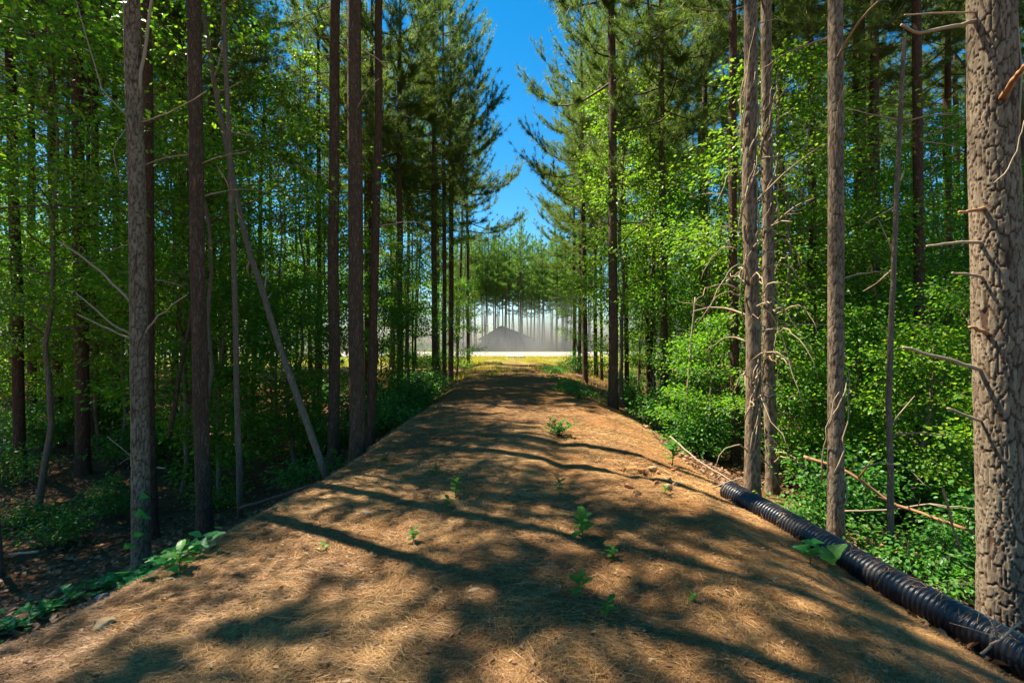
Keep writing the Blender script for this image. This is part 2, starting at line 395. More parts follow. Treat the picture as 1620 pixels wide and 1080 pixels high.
def pine_variant(seed, L=10.0, Lmax=2.9, gap=0.44, dens=1.45, wid=0.0055, mat='needle'):
    """crown of length L with its foot at z = 0: (needles, limbs)"""
    r = np.random.default_rng(seed)
    g = Geo(); tp, td = [], []
    z = 0.0
    while z < L - 0.35:
        t = z / L
        nb = r.integers(2, 5) if t > 0.12 else r.integers(1, 3)
        a0 = r.uniform(0, 6.28)
        for b in range(nb):
            az = a0 + b * 6.28 / nb + r.uniform(-0.5, 0.5)
            Lb = Lmax * np.interp(t, [0, 0.22, 0.6, 0.85, 1], [0.70, 1.0, 0.72, 0.42, 0.16]) * r.uniform(0.5, 1.15)
            el = math.radians(np.interp(t, [0, 0.4, 1], [-2, 12, 46]) + r.uniform(-10, 12))
            s = np.linspace(0, 1, 7)
            h = np.array([math.cos(az), math.sin(az)])
            sw = r.uniform(-0.25, 0.25); side = np.array([-h[1], h[0]])
            rr = Lb * s * math.cos(el)
            p = np.empty((7, 3))
            p[:, :2] = h * rr[:, None] + side * (sw * Lb * s ** 2)[:, None]
            p[:, 2] = z + Lb * (s * math.sin(el) - 0.10 * np.sin(s * 3.14) + 0.10 * s ** 3) + r.normal(0, 0.02, 7) * s
            g.tube(p, np.interp(s, [0, 1], [0.008 + 0.008 * Lb, 0.005]), 4, False)
            nl = max(3, int(Lb * 4.2 * dens))
            for k in range(nl):
                u = r.uniform(0.30, 1.0) if k else 1.0
                base = np.array([np.interp(u, s, p[:, i]) for i in range(3)])
                tan = norm(p[min(6, int(u * 6) + 1)] - p[max(0, int(u * 6) - 1)])
                sd = 1 if k % 2 else -1
                ang = sd * r.uniform(0.5, 1.3) if k else 0
                d = tan.copy(); d[:2] = [tan[0] * math.cos(ang) - tan[1] * math.sin(ang), tan[0] * math.sin(ang) + tan[1] * math.cos(ang)]
                d[2] += r.uniform(0.05, 0.6); d = norm(d)
                ln = Lb * r.uniform(0.16, 0.44) * (1.15 - 0.5 * u) + 0.10
                e = base + d * ln + np.array([0, 0, 0.06 * ln])
                g.tube(np.array([base, (base + e) / 2 + r.normal(0, 0.02, 3), e]), [0.008, 0.006, 0.004], 3, False)
                m = 1 + int(ln / 0.20)
                for q in range(m):
                    w = 1 - q * 0.36
                    tp.append(base + (e - base) * max(w, 0.2) + r.normal(0, 0.02, 3)); td.append(d)
        z += gap * r.uniform(0.6, 1.5)
    for k in range(5): tp.append(np.array([0, 0, L - 0.12 * k])); td.append(np.array([r.normal(0, .3), r.normal(0, .3), 1.0]))
    g.tube(np.array([[0, 0, L - 1.2], [0.02, 0, L - 0.5], [0, 0, L]]), [0.03, 0.02, 0.008], 5, False)
    tp = np.array(tp); td = norm(np.array(td)); nt = len(tp); nn = 34
    P = np.repeat(tp, nn, 0); D0 = np.repeat(td, nn, 0)
    rv = norm(r.normal(size=P.shape))
    D = norm(D0 * r.uniform(0.15, 1.3, (len(P), 1)) + rv * 0.95)
    P = P - D0 * r.uniform(0, 0.16, (len(P), 1))
    ln = r.uniform(0.13, 0.24, (len(P), 1)); wv = norm(np.cross(D, norm(r.normal(size=P.shape)))) * wid
    tip = P + D * ln; tip[:, 2] -= 0.02
    V = np.stack([P - wv, P + wv, tip], 1).reshape(-1, 3)
    T = np.arange(len(V)).reshape(-1, 3)
    rnd = np.repeat(np.clip(np.repeat(r.normal(0.45, 0.2, nt), nn) + r.normal(0, 0.1, len(P)), 0, 1), 3)
    return mesh_np('needles', V, T, M[mat], {'rnd': rnd}, smooth=False), g.mesh('limbs', M['limb'])

PINES = [pine_variant(100, 10, 3.0), pine_variant(101, 10, 2.6, 0.5), pine_variant(102, 10, 3.3, 0.46), pine_variant(103, 10, 2.8, 0.42), pine_variant(104, 10, 3.0, 0.52)]
FARP = [pine_variant(110, 10, 1.9, 0.42, 1.4, 0.008, 'needle_brightened'), pine_variant(111, 10, 2.2, 0.44, 1.3, 0.008, 'needle_brightened')]

def broadleaf_variant(seed, H, Rad, base, nlimb, mat, size=(0.055, 0.10), per=58, rt=0.06, flat=0.5):
    r = np.random.default_rng(seed)
    zt = np.linspace(0, H * 0.96, 14)
    wob = np.cumsum(r.normal(0, 0.05, (14, 2)), 0) * (H / 9); wob -= wob[0]
    tr = np.column_stack([wob, zt])
    tg = Geo(); tg.tube(np.vstack([[0, 0, -0.3], tr]), np.concatenate([[rt * 1.3], rt * np.interp(zt / H, [0, 0.05, 1], [1.2, 1, 0.12])]), 9)
    lg = Geo(); LP, LD, LN = [], [], []
    for k in range(nlimb):
        t = base + (0.98 - base) * ((k + r.uniform(0, 1)) / nlimb)
        z0 = H * t; az = k * 2.4 + r.uniform(-0.6, 0.6)
        prof = np.interp((t - base) / (1 - base), [0, 0.25, 0.6, 1], [0.75, 1.0, 0.8, 0.25])
        L = Rad * prof * r.uniform(0.55, 1.2)
        el = math.radians(r.uniform(8, 45) + 25 * (t - base))
        s = np.linspace(0, 1, 6); h = np.array([math.cos(az), math.sin(az)])
        b0 = np.array([np.interp(z0, zt, tr[:, i]) for i in range(3)])
        p = np.empty((6, 3)); p[:, :2] = b0[:2] + h * (L * s * math.cos(el))[:, None] + r.normal(0, 0.05, (6, 2)) * s[:, None] * L
        p[:, 2] = z0 + L * (s * math.sin(el) - 0.22 * s ** 2)
        lg.tube(p, np.interp(s, [0, 1], [0.35 * rt * (0.4 + 0.6 * L / Rad), 0.005]), 4, False)
        ns = max(3, int(3 + 4 * L / Rad))
        for q in range(ns):
            u = r.uniform(0.28, 1.0) if q else 1.0
            bb = np.array([np.interp(u, s, p[:, i]) for i in range(3)])
            a2 = az + (r.uniform(0.4, 1.3) * (1 if q % 2 else -1) if q else 0)
            d = norm(np.array([math.cos(a2), math.sin(a2), r.uniform(-0.25, 0.35)]))
            ln = L * r.uniform(0.25, 0.5) + 0.15
            lg.tube(np.array([bb, bb + d * ln * 0.5, bb + d * ln + [0, 0, -0.06 * ln]]), [0.006, 0.005, 0.003], 3, False)
            m = int(per * r.uniform(0.6, 1.3) * (0.5 + ln))
            w = r.uniform(0.05, 1.05, m)
            pos = bb + d * (ln * w)[:, None]
            sp = 0.10 + 0.20 * ln
            off = r.normal(0, 1, (m, 3)) * [sp, sp, sp * flat]
            pos = pos + off
            dd = d + norm(off) * 0.9 + r.normal(0, 0.35, (m, 3)); dd[:, 2] -= 0.35
            LP.append(pos); LD.append(dd); LN.append(r.normal(0, 0.42, (m, 3)) + [0, 0, 1])
    P = np.vstack(LP); D = np.vstack(LD); N = np.vstack(LN)
    lm = leaf_mesh('leaves', P, D, N, r.uniform(*size, len(P)), M[mat], r, width=0.7)
    return tg.mesh('trunk', M['bark_smooth']), lg.mesh('limbs', M['limb']), lm

BROAD = [broadleaf_variant(200, 9.5, 2.3, 0.22, 30, 'leaf'), broadleaf_variant(201, 8.0, 2.0, 0.15, 28, 'leaf'),
         broadleaf_variant(202, 11.5, 2.4, 0.30, 34, 'leaf'), broadleaf_variant(203, 6.0, 1.7, 0.12, 24, 'leaf'),
         broadleaf_variant(204, 8.5, 1.9, 0.30, 26, 'leaf_y'), broadleaf_variant(205, 4.0, 1.3, 0.10, 20, 'leaf', (0.055, 0.10), 66), broadleaf_variant(206, 12.0, 2.2, 0.34, 24, 'leaf', (0.06, 0.10), 34, 0.05)]
BROAD_H = [9.5, 8.0, 11.5, 6.0, 8.5, 4.0]

def shrub_variant(seed, H, Rad, ns, per, mat, size):
    r = np.random.default_rng(seed); g = Geo(); LP, LD, LN = [], [], []
    for k in range(ns):
        az = r.uniform(0, 6.28); rad = Rad * math.sqrt(r.uniform(0.02, 1)); hh = H * r.uniform(0.45, 1.0) * (1.1 - 0.5 * rad / Rad)
        e = np.array([math.cos(az) * rad, math.sin(az) * rad, hh]); b = np.array([e[0] * 0.2, e[1] * 0.2, -0.05])
        s = np.linspace(0, 1, 5)[:, None]
        p = b + (e - b) * s + np.array([0, 0, 0.22 * hh]) * np.sin(s * 3.14) + r.normal(0, 0.02, (5, 3)) * s
        g.tube(p, np.linspace(0.007, 0.003, 5), 4, False)
        m = int(per * r.uniform(0.6, 1.3)); w = r.uniform(0.25, 1.05, m)
        pos = np.column_stack([np.interp(w, s[:, 0], p[:, i]) for i in range(3)])
        off = r.normal(0, 1, (m, 3)) * [0.13, 0.13, 0.06]; pos = pos + off
        dd = norm(off) + np.array([math.cos(az), math.sin(az), 0]) * 0.4 + r.normal(0, 0.3, (m, 3)); dd[:, 2] -= 0.25
        LP.append(pos); LD.append(dd); LN.append(r.normal(0, 0.35, (m, 3)) + [0, 0, 1])
    P = np.vstack(LP); P[:, 2] = np.maximum(P[:, 2], 0.02)
    return g.mesh('stems', M['limb']), leaf_mesh('leaves', P, np.vstack(LD), np.vstack(LN), r.uniform(*size, len(P)), M[mat], r, width=0.75)
SHRUBS = [shrub_variant(300, 1.1, 0.9, 26, 46, 'shrub', (0.05, 0.09)), shrub_variant(301, 0.7, 0.8, 24, 40, 'shrub', (0.05, 0.09)),
          shrub_variant(302, 1.6, 1.0, 30, 55, 'shrub', (0.06, 0.10)), shrub_variant(303, 0.45, 0.7, 22, 30, 'shrub', (0.05, 0.08)),
          shrub_variant(304, 1.0, 0.8, 22, 40, 'leaf_y', (0.05, 0.09))]

# ------------------------------------------------------------------ trunks
def worley(u, v, period, seed):
    ui = np.floor(u); vi = np.floor(v); best = np.full(u.shape, 9.0); sec = np.full(u.shape, 9.0)
    for du in (-1, 0, 1):
        for dv in (-1, 0, 1):
            a = ui + du; b = vi + dv; am = np.mod(a, period)
            px = a + hash2(am, b, seed); py = b + hash2(am, b, seed + 7)
            d = np.hypot(u - px, v - py)
            idh = np.where(d < best, hash2(am, b, seed + 11), idh) if du + dv > -2 else hash2(am, b, seed + 11)
            sec = np.minimum(sec, np.maximum(best, d)); best = np.minimum(best, d)
    return best, sec, idh

def trunk_mesh(path, r0, r1, H, sides, dz, mat, bark=0.0, zfine=6.8, seed=0, flare=0.28):
    """path: control points relative to the base; radius r0 at the foot to r1 at height H"""
    path = np.asarray(path, float)
    z = np.concatenate([np.arange(-0.4, min(zfine, H), dz), np.arange(min(zfine, H), H, max(dz, 0.5)), [H]])
    cxp = np.interp(z, path[:, 2], path[:, 0]); cyp = np.interp(z, path[:, 2], path[:, 1])
    # smooth the kinks and add a little wander
    wx = 0.05 * vnoise(z * 0.45, z * 0 + seed, seed + 3); wy = 0.05 * vnoise(z * 0.45, z * 0 + seed, seed + 4)
    w0x = np.interp(0, z, wx); w0y = np.interp(0, z, wy)
    rad = np.interp(z, [-0.4, 0, H * 0.5, H], [r0 * 1.05, r0, r0 * 0.74 + r1 * 0.26, r1]) * (1 + flare * np.exp(-np.maximum(z, 0) / 0.22))
    a = np.linspace(0, 2 * np.pi, sides, endpoint=False) + np.pi / 2
    ZZ, AA = np.meshgrid(z, a, indexing='ij'); RR = np.repeat(rad[:, None], sides, 1)
    fur = np.zeros_like(RR); plate = fur + 0.5
    RR = RR * (1 + 0.05 * vnoise(np.cos(AA) * 1.5 + 5, np.sin(AA) * 1.5 + ZZ * 0.8, seed))
    if bark > 0:
        per = max(6, int(round(2 * np.pi * r0 / 0.036)))
        A0 = AA - np.pi / 2; u = A0 / (2 * np.pi) * per; v = ZZ / 0.15
        uw = u + 0.9 * vnoise(u * 0.45, v * 0.55, seed + 1) + 0.30 * vnoise(u * 1.3, v * 1.6, seed + 31); vw = v + 1.0 * vnoise(u * 0.7, v * 0.5, seed + 9)
        f1, f2, pid = worley(uw, vw, per, seed)
        g1, g2, pid2 = worley(uw * 2 + 3, vw * 1.6, per * 2, seed + 60)
        e1, e2 = f2 - f1, g2 - g1
        c1 = sstep(0.03, 0.14, e1); c2 = sstep(0.0, 0.10, e2)
        fur = np.clip(np.maximum(1 - sstep(0.04, 0.20, e1), 0.45 * (1 - sstep(0.02, 0.10, e2))), 0, 1); plate = 0.6 * pid + 0.4 * pid2
        RR = RR + bark * (1.0 * c1 - 0.8) + bark * 0.30 * (pid - 0.5) + bark * 0.28 * (pid2 - 0.5) * c1 + bark * 0.10 * c2
    X = (cxp + wx - w0x)[:, None] + np.cos(AA) * RR; Yv = (cyp + wy - w0y)[:, None] + np.sin(AA) * RR
    V = np.stack([X, Yv, ZZ], -1).reshape(-1, 3)
    n = len(z); i = np.arange(n - 1)[:, None] * sides; j = np.arange(sides)[None, :]; j2 = (j + 1) % sides
    Qd = np.stack([i + j, i + j2, i + sides + j2, i + sides + j], -1).reshape(-1, 4)
    return mesh_np('trunk', V, Qd, mat, {'furrow': fur.ravel(), 'plate': plate.ravel()}), (lambda zz: (float(np.interp(zz, z, cxp + wx - w0x)), float(np.interp(zz, z, cyp + wy - w0y)), float(np.interp(zz, z, rad))))

def stub(parent, axis_fn, z0, az, length, rad, el=0.0, bend=0.1, mat='deadwood', twigs=0, rng=R, name='dead_branch'):
    x, y, tr = axis_fn(z0); s = np.linspace(0, 1, 8)
    h = np.array([math.cos(az), math.sin(az), 0]); side = np.array([-h[1], h[0], 0])
    b = np.array([x, y, z0]) + h * tr * 0.7
    p = b + h * (length * s * math.cos(el))[:, None] + side * (length * rng.uniform(-0.12, 0.12) * s ** 2)[:, None]
    p[:, 2] += length * (math.sin(el) * s + bend * np.sin(s * 2.6)) + rng.normal(0, 0.012, 8) * s
    g = Geo(); g.tube(p, rad * np.linspace(1.15, 0.45, 8), 6)
    for k in range(twigs):
        u = rng.uniform(0.3, 0.95); q = np.array([np.interp(u, s, p[:, i]) for i in range(3)])
        a2 = az + rng.choice([-1, 1]) * rng.uniform(0.4, 1.0); l2 = length * rng.uniform(0.15, 0.4)
        d = np.array([math.cos(a2), math.sin(a2), rng.uniform(-0.3, 0.5)])
        g.tube(np.array([q, q + d * l2 * 0.5 + rng.normal(0, 0.02, 3), q + d * l2]), [rad * 0.4, rad * 0.3, rad * 0.15], 4)
    return obj(name, g.mesh(name, M[mat]), parent)

def branch_px(parent, base, pts, Y, rad, mat='deadwood', name='dead_branch'):
    """a branch through photo points at about depth Y (list of (px, py, dY))"""
    c = np.array([at(px, py, Y + d) for px, py, d in pts]) - np.array(base)
    t = np.linspace(0, 1, len(c)); s = np.linspace(0, 1, 3 * len(c))
    p = np.column_stack([np.interp(s, t, c[:, i]) for i in range(3)]) + R.normal(0, 0.004, (len(s), 3))
    g = Geo(); g.tube(p, np.linspace(rad, rad * 0.6, len(s)), 7)
    return obj(name, g.mesh(name, M[mat]), parent)

PINE_N = [0]
def pine(x, y, H, dia, label, group=None, lean=((0, 0), (0, 0)), sides=12, dz=0.5, mat='bark', bark=0.0, crown=0.5, var=None, stubs=3, wide=1.0, vars_=PINES, slim=1.0):
    """lean: (dx, dy) of the axis at mid height and at the top"""
    k = PINE_N[0]; PINE_N[0] += 1
    z0 = hz(x, y)
    e = obj('pine_tree', None, loc=(x, y, z0)); e.empty_display_size = 0.3
    tag(e, label, 'tree', group)
    path = [(0, 0, -0.5), (0, 0, 0), (lean[0][0], lean[0][1], H * 0.45), (lean[1][0], lean[1][1], H)]
    me, fn = trunk_mesh(path, dia / 2, 0.025, H, sides, dz, M[mat], bark, 6.8 if dia > 0.3 else 8.4, seed=k * 13 + 1)
    obj('trunk', me, e)
    zc = H * crown; Lc = H - zc + 0.25
    nd, lb = vars_[(k if var is None else var) % len(vars_)]
    tx, ty, _ = fn(H); bx, by, _ = fn(zc)
    sc = Lc / 10.0
    rz = R.uniform(0, 6.28)
    # crown follows the lean of the upper trunk
    tilt = Vector(((tx - bx), (ty - by), H - zc)).to_track_quat('Z', 'Y')
    from mathutils import Quaternion
    q = tilt @ Quaternion((0, 0, 1), rz)
    for nm, m in (('limbs', lb), ('crown', nd)):
        o = obj(nm, m, e, (bx, by, zc)); o.rotation_mode = 'QUATERNION'; o.rotation_quaternion = q
        o.scale = (wide * (0.6 + 0.4 * sc) * slim, wide * (0.6 + 0.4 * sc) * slim, sc)
    for s in range(stubs):
        stub(e, fn, R.uniform(0.12, crown) * H, R.uniform(0, 6.28), R.uniform(0.3, 1.3), R.uniform(0.008, 0.016), R.uniform(-0.3, 0.35), twigs=int(R.integers(0, 3)))
    return e, fn

def px_pine(px, Y, H, dia, label, top=None, dz=0.06, sides=28, **kw):
    """a pine whose foot stands at photo column px and depth Y, and whose trunk leaves the frame at column top"""
    x = (px - 810) / F * Y
    z = hz(x, Y); zt = CAM_H + 540 / F * Y - z
    sl = ((top - px) / F * Y) / zt if top is not None else 0.0
    return pine(x, Y, H, dia, label, lean=((sl * H * 0.45, 0), (sl * H * 0.8, 0)), sides=sides, dz=dz, **kw)

# ------------------------------------------------------------------ the pines one can point at
# right edge: the big one by the pipe
big, bigfn = px_pine(1592, 4.05, 21, 0.34, 'thick rough-barked pine beside the black pipe at the right edge', top=1568, sides=120, dz=0.009, mat='bark_grey', bark=0.013, stubs=0, crown=0.52)
bl = np.array(big.location)
for pts, rad, mt in (([(1545, 33, 0), (1500, 44, 0), (1450, 52, -0.05), (1425, 40, -0.1)], 0.017, 'deadwood'),
                 ([(1550, 20, 0), (1490, 21, 0), (1430, 24, 0)], 0.009, 'deadwood'),
                 ([(1585, 155, -0.12), (1604, 128, -0.35), (1622, 105, -0.6)], 0.026, 'redwood'),
                 ([(1580, 325, 0), (1548, 331, -0.05), (1519, 337, -0.08)], 0.019, 'redwood'),
                 ([(1570, 383, 0), (1520, 384, -0.05), (1466, 389, -0.1)], 0.016, 'deadwood'),
                 ([(1565, 440, 0), (1536, 434, -0.05), (1506, 432, -0.1)], 0.014, 'deadwood'),
                 ([(1570, 530, 0), (1550, 523, -0.1), (1536, 516, -0.16)], 0.020, 'redwood'),
                 ([(1560, 588, 0), (1530, 578, 0), (1480, 563, 0), (1429, 549, 0)], 0.019, 'deadwood'),
                 ([(1560, 668, 0), (1525, 657, 0), (1498, 645, 0)], 0.014, 'deadwood'),
                 ([(1610, 200, -0.1), (1616, 100, -0.1), (1606, 20, -0.1)], 0.010, 'vine'),
                 ([(1572, 290, -0.18), (1600, 262, -0.2), (1612, 225, -0.22), (1622, 190, -0.22)], 0.006, 'vine')):
    branch_px(big, bl, pts, 4.05, rad, mt)
# right side
px_pine(1322, 5.8, 19, 0.175, 'straight pine behind the pipe with its left half sunlit', top=1321, mat='bark_grey', bark=0.006, dz=0.02, sides=48, stubs=5)
r5, _ = px_pine(1190, 7.3, 20, 0.215, 'pine rising by the far end of the black pipe', top=1183, mat='bark_grey', bark=0.007, dz=0.04, sides=36, stubs=6)
r6, _ = px_pine(1222, 8.3, 17, 0.20, 'vine-tangled pine just right of the one at the pipe end', top=1212, mat='bark_grey', bark=0.006, dz=0.05, stubs=8)
px_pine(970, 13.6, 20, 0.27, 'dark pine standing alone on the right bank of the track', top=967, mat='bark', crown=0.32, stubs=6, var=2, wide=0.74)
px_pine(1052, 14.6, 19, 0.22, 'slim pine in the shrubs right of the lone bank pine', top=1043, crown=0.42, stubs=5)
px_pine(1460, 9.6, 19, 0.19, 'pine trunk between the thin crooked sapling and the thick right pine', top=1452, mat='bark_red', stubs=5)
px_pine(1283, 12.0, 20, 0.20, 'dark pine just left of the straight half-lit pine', top=1280, mat='bark_red', stubs=5)
px_pine(1388, 13.0, 20, 0.27, 'dark pine directly right of the straight half-lit pine', top=1383, mat='bark_red', stubs=4)
px_pine(1164, 10.0, 19, 0.18, 'shaded pine close behind the left of the pipe-end pine', top=1160, mat='bark_red', stubs=7)
px_pine(1500, 14.0, 20, 0.19, 'slender dark pine behind the stubs of the thick right pine', top=1497, mat='bark_red', stubs=3)
px_pine(926, 23.5, 20, 0.27, 'leaning pine on the right where the track narrows', top=918, crown=0.36, stubs=4, var=0, wide=0.85)
px_pine(992, 22.5, 20, 0.22, 'slim pine just behind the right of the lone bank pine', top=984, crown=0.42, stubs=3)
px_pine(943, 30.0, 20, 0.26, 'distant right-hand pine behind the leaning one', top=938, crown=0.40, stubs=2)
px_pine(909, 34.0, 19, 0.26, 'farthest pine on the right of the track near the verge', top=907, crown=0.38, stubs=2)
# left side
l1, l1fn = px_pine(224, 5.9, 24, 0.19, 'rough grey pine at the left with forked dead boughs and leaves at its foot', top=208, mat='bark_grey', bark=0.006, dz=0.02, sides=48, stubs=0, crown=0.74, wide=0.8)
lb_ = np.array(l1.location)
for pts, rad in (([(210, 480, 0), (170, 440, 0), (130, 405, -.1), (92, 380, -.2)], 0.017), ([(215, 532, 0), (175, 512, -.1), (140, 480, -.2), (120, 463, -.2)], 0.012),
                 ([(215, 540, 0), (160, 515, .1), (122, 496, .2)], 0.012), ([(222, 535, 0), (250, 500, -.1), (296, 466, -.2)], 0.013),
                 ([(218, 195, 0), (265, 180, -.1), (326, 145, -.2)], 0.010), ([(212, 190, 0), (190, 215, -.1), (178, 240, -.1), (190, 290, -.1)], 0.007),
                 ([(212, 195, 0), (160, 140, 0), (120, 0, 0)], 0.010), ([(216, 170, 0), (232, 60, 0), (246, -40, 0)], 0.022)):
    branch_px(l1, lb_, pts, 5.9, rad)
px_pine(324, 6.9, 20, 0.205, 'dark straight pine on the left bank, second from the track', top=313, mat='bark', dz=0.08, stubs=5, crown=0.52, wide=0.95)
px_pine(131, 11.6, 20, 0.29, 'stout dark pine left of the grey forked one', top=120, mat='bark_red', stubs=5)
px_pine(241, 7.6, 19, 0.165, 'shadowed pine peeking out behind the grey forked one', top=233, mat='bark_red', stubs=4, crown=0.58, wide=0.95)
px_pine(150, 14.5, 19, 0.22, 'thin dark pine close right of the stout left pine', top=148, mat='bark_red', stubs=4)
px_pine(32, 12.0, 20, 0.24, 'dark pine nearest the left edge of the view', top=14, mat='bark_red', stubs=5)
px_pine(50, 15.5, 20, 0.24, 'second dark pine from the left edge', top=50, mat='bark_red', stubs=3)
px_pine(94, 15.0, 19, 0.26, 'third dark pine from the left edge', top=75, mat='bark_red', stubs=3)
px_pine(184, 16.5, 19, 0.24, 'dark pine between the stout left pine and the grey forked one', top=180, mat='bark_red', stubs=3)
px_pine(527, 10.3, 25, 0.24, 'dark pine left of the forked pair at the bank', top=531, mat='bark', stubs=8, crown=0.75, wide=0.75)
l13, l13fn = px_pine(566, 8.4, 25, 0.265, 'large pine at the left brink of the track', top=562, mat='bark', dz=0.06, stubs=10, crown=0.75, wide=0.75, sides=32)
px_pine(586, 9.8, 24, 0.17, 'slimmer pine leaning close behind the large brink pine', top=600, mat='bark_red', stubs=8, crown=0.76, wide=0.75)
px_pine(632, 19.0, 20, 0.27, 'creeper-green pine amid the left bank shrubs', top=632, crown=0.38, stubs=3)
px_pine(688, 22.0, 20, 0.29, 'front dark pine of the close trio on the left bank', top=684, crown=0.36, stubs=3, var=0, wide=0.9)
px_pine(703, 22.8, 20, 0.22, 'middle pine of the close trio on the left bank', top=700, crown=0.40, stubs=3, var=3)
px_pine(713, 24.5, 20, 0.28, 'rightmost pine of the close trio on the left bank', top=712, crown=0.36, stubs=2, var=2, wide=0.82)
px_pine(504, 18.0, 19, 0.18, 'thin pine between the leaning pole and the dark bank pine', top=503, stubs=3)
px_pine(741, 35.0, 19, 0.25, 'farthest pine on the left of the track near the verge', top=737, crown=0.40, stubs=2)

R = np.random.default_rng(50)
# ------------------------------------------------------------------ pines deep in the woods
taken = [(o.location.x, o.location.y) for o in bpy.data.objects if o.name.startswith('pine_tree')]
def free(x, y, d):
    return all((x - a) ** 2 + (y - b) ** 2 > d * d for a, b in taken)
for side, nwant, lab, grp in ((-1, 38, 'dark pine trunk deep in the left woods', 'pines deep in the left woods'), (1, 36, 'dark pine trunk deep in the right woods', 'pines deep in the right woods')):
    c = 0; tries = 0
    while c < nwant and tries < 6000:
        tries += 1
        y = R.uniform(11, 41); x = side * R.uniform(4.2 if y > 24 else 5.5, y * 1.1 + 3)
        if not free(x, y, 1.9) or abs(765 * x / y) > 900 or (-9.5 < x < 0 and y < 18): continue
        taken.append((x, y)); c += 1
        a, b = R.normal(0, 0.25), R.normal(0, 0.25)
        pine(x, y, R.uniform(16, 21), R.uniform(0.16, 0.27), lab, grp, lean=((a * .5, b * .5), (a, b)), sides=12, dz=0.6, mat='bark_red' if R.random() < 0.6 else 'bark',
             crown=R.uniform(0.54, 0.66), stubs=int(R.integers(1, 5)), wide=R.uniform(0.65, 0.9))
for side, grp in ((-1, 'pines deep in the left woods'), (1, 'pines deep in the right woods')):
    c = 0; tries = 0
    while c < 20 and tries < 4000:
        tries += 1; y = R.uniform(12.5, 34); x = side * R.uniform(5.5, y * 1.05)
        if not free(x, y, 1.2) or abs(765 * x / y) > 830: continue
        taken.append((x, y)); c += 1; a = R.normal(0, 0.4)
        pine(x, y, R.uniform(14, 18), R.uniform(0.11, 0.19), 'x', grp, lean=((a * .5, 0), (a, 0)), sides=10, dz=0.6, mat='bark_red', crown=R.uniform(0.68, 0.76), stubs=2, wide=0.6)
for x, y, cr in ((-5.4, 18.5, .36), (-8.4, 12.8, .52), (-7.6, 20.5, .36), (-5.6, 25.5, .36), (-4.6, 30.0, .36), (-11.0, 18.0, .4), (5.4, 18.5, .38), (6.4, 22.5, .38), (5.0, 27.0, .36), (7.6, 15.5, .42), (9.6, 13.2, .45), (4.6, 33.0, .36)):
    taken.append((x, y)); side = x < 0
    pine(x, y, R.uniform(17.5, 20.5), R.uniform(0.18, 0.25), 'x', 'pines deep in the left woods' if side else 'pines deep in the right woods', sides=14, dz=0.5, mat='bark_red', crown=cr, stubs=3, wide=0.95, lean=((R.normal(0, .1), 0), (R.normal(0, .25), 0)))
# pines just outside the left of the view: their shade lies on the near track
for x, y in ((-8.6, 4.6), (-12.5, 9.2), (-11.3, 4.8), (-6.0, 2.6)):
    taken.append((x, y))
    pine(x, y, R.uniform(17, 20), R.uniform(0.2, 0.26), 'pine just outside the left of the view shading the near track', 'pines left of the view', sides=12, dz=0.6, mat='bark_red', crown=R.uniform(0.40, 0.5), stubs=1)
R = np.random.default_rng(51)
# pines beyond the gravel road
c = 0
while c < 120:
    y = R.uniform(64, 86)
    x = R.uniform(-11, 11) if c < 72 else R.uniform(-78, 78)
    if not free(x, y, 0.8): continue
    taken.append((x, y)); c += 1
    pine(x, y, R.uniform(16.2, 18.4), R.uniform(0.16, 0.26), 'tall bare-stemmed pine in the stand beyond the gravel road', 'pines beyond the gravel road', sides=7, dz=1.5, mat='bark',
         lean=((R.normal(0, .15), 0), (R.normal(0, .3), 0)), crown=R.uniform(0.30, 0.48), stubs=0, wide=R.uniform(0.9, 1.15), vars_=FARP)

R = np.random.default_rng(52)
# ------------------------------------------------------------------ broadleaf understory
def broad(x, y, v, sc, label, group=None, rz=None):
    e = obj('broadleaf_tree', None, loc=(x, y, hz(x, y)), rot=(R.normal(0, .03), R.normal(0, .03), R.uniform(0, 6.28) if rz is None else rz), scale=(sc, sc, sc))
    tag(e, label, 'tree', group); t, l, m = BROAD[v]
    obj('trunk', t, e); obj('limbs', l, e); obj('crown', m, e)
    return e
def px_broad(px, Y, v, sc, label): return broad((px - 810) / F * Y, Y, v, sc, label)
px_broad(1235, 10.0, 4, 1.0, 'yellow-green leafy tree behind the vine-tangled pine')
px_broad(1265, 11.0, 4, 1.05, 'yellow-green leafy tree left of the half-lit pine')
px_broad(985, 14.6, 4, 1.15, 'yellow-green leafy tree wrapped about the lone bank pine')
px_broad(1035, 16.5, 0, 1.0, 'green leafy tree behind the lone bank pine')
px_broad(915, 31.0, 4, 0.75, 'small bright leafy tree at the right of the far track end')
px_broad(1520, 7.4, 3, 0.65, 'leafy sapling close behind the dead stubs of the thick pine')
px_broad(1395, 10.2, 1, 0.85, 'leafy tree behind the thin crooked sapling')
px_broad(1110, 12.5, 1, 0.95, 'leafy tree between the slim shrub pine and the pipe-end pine')
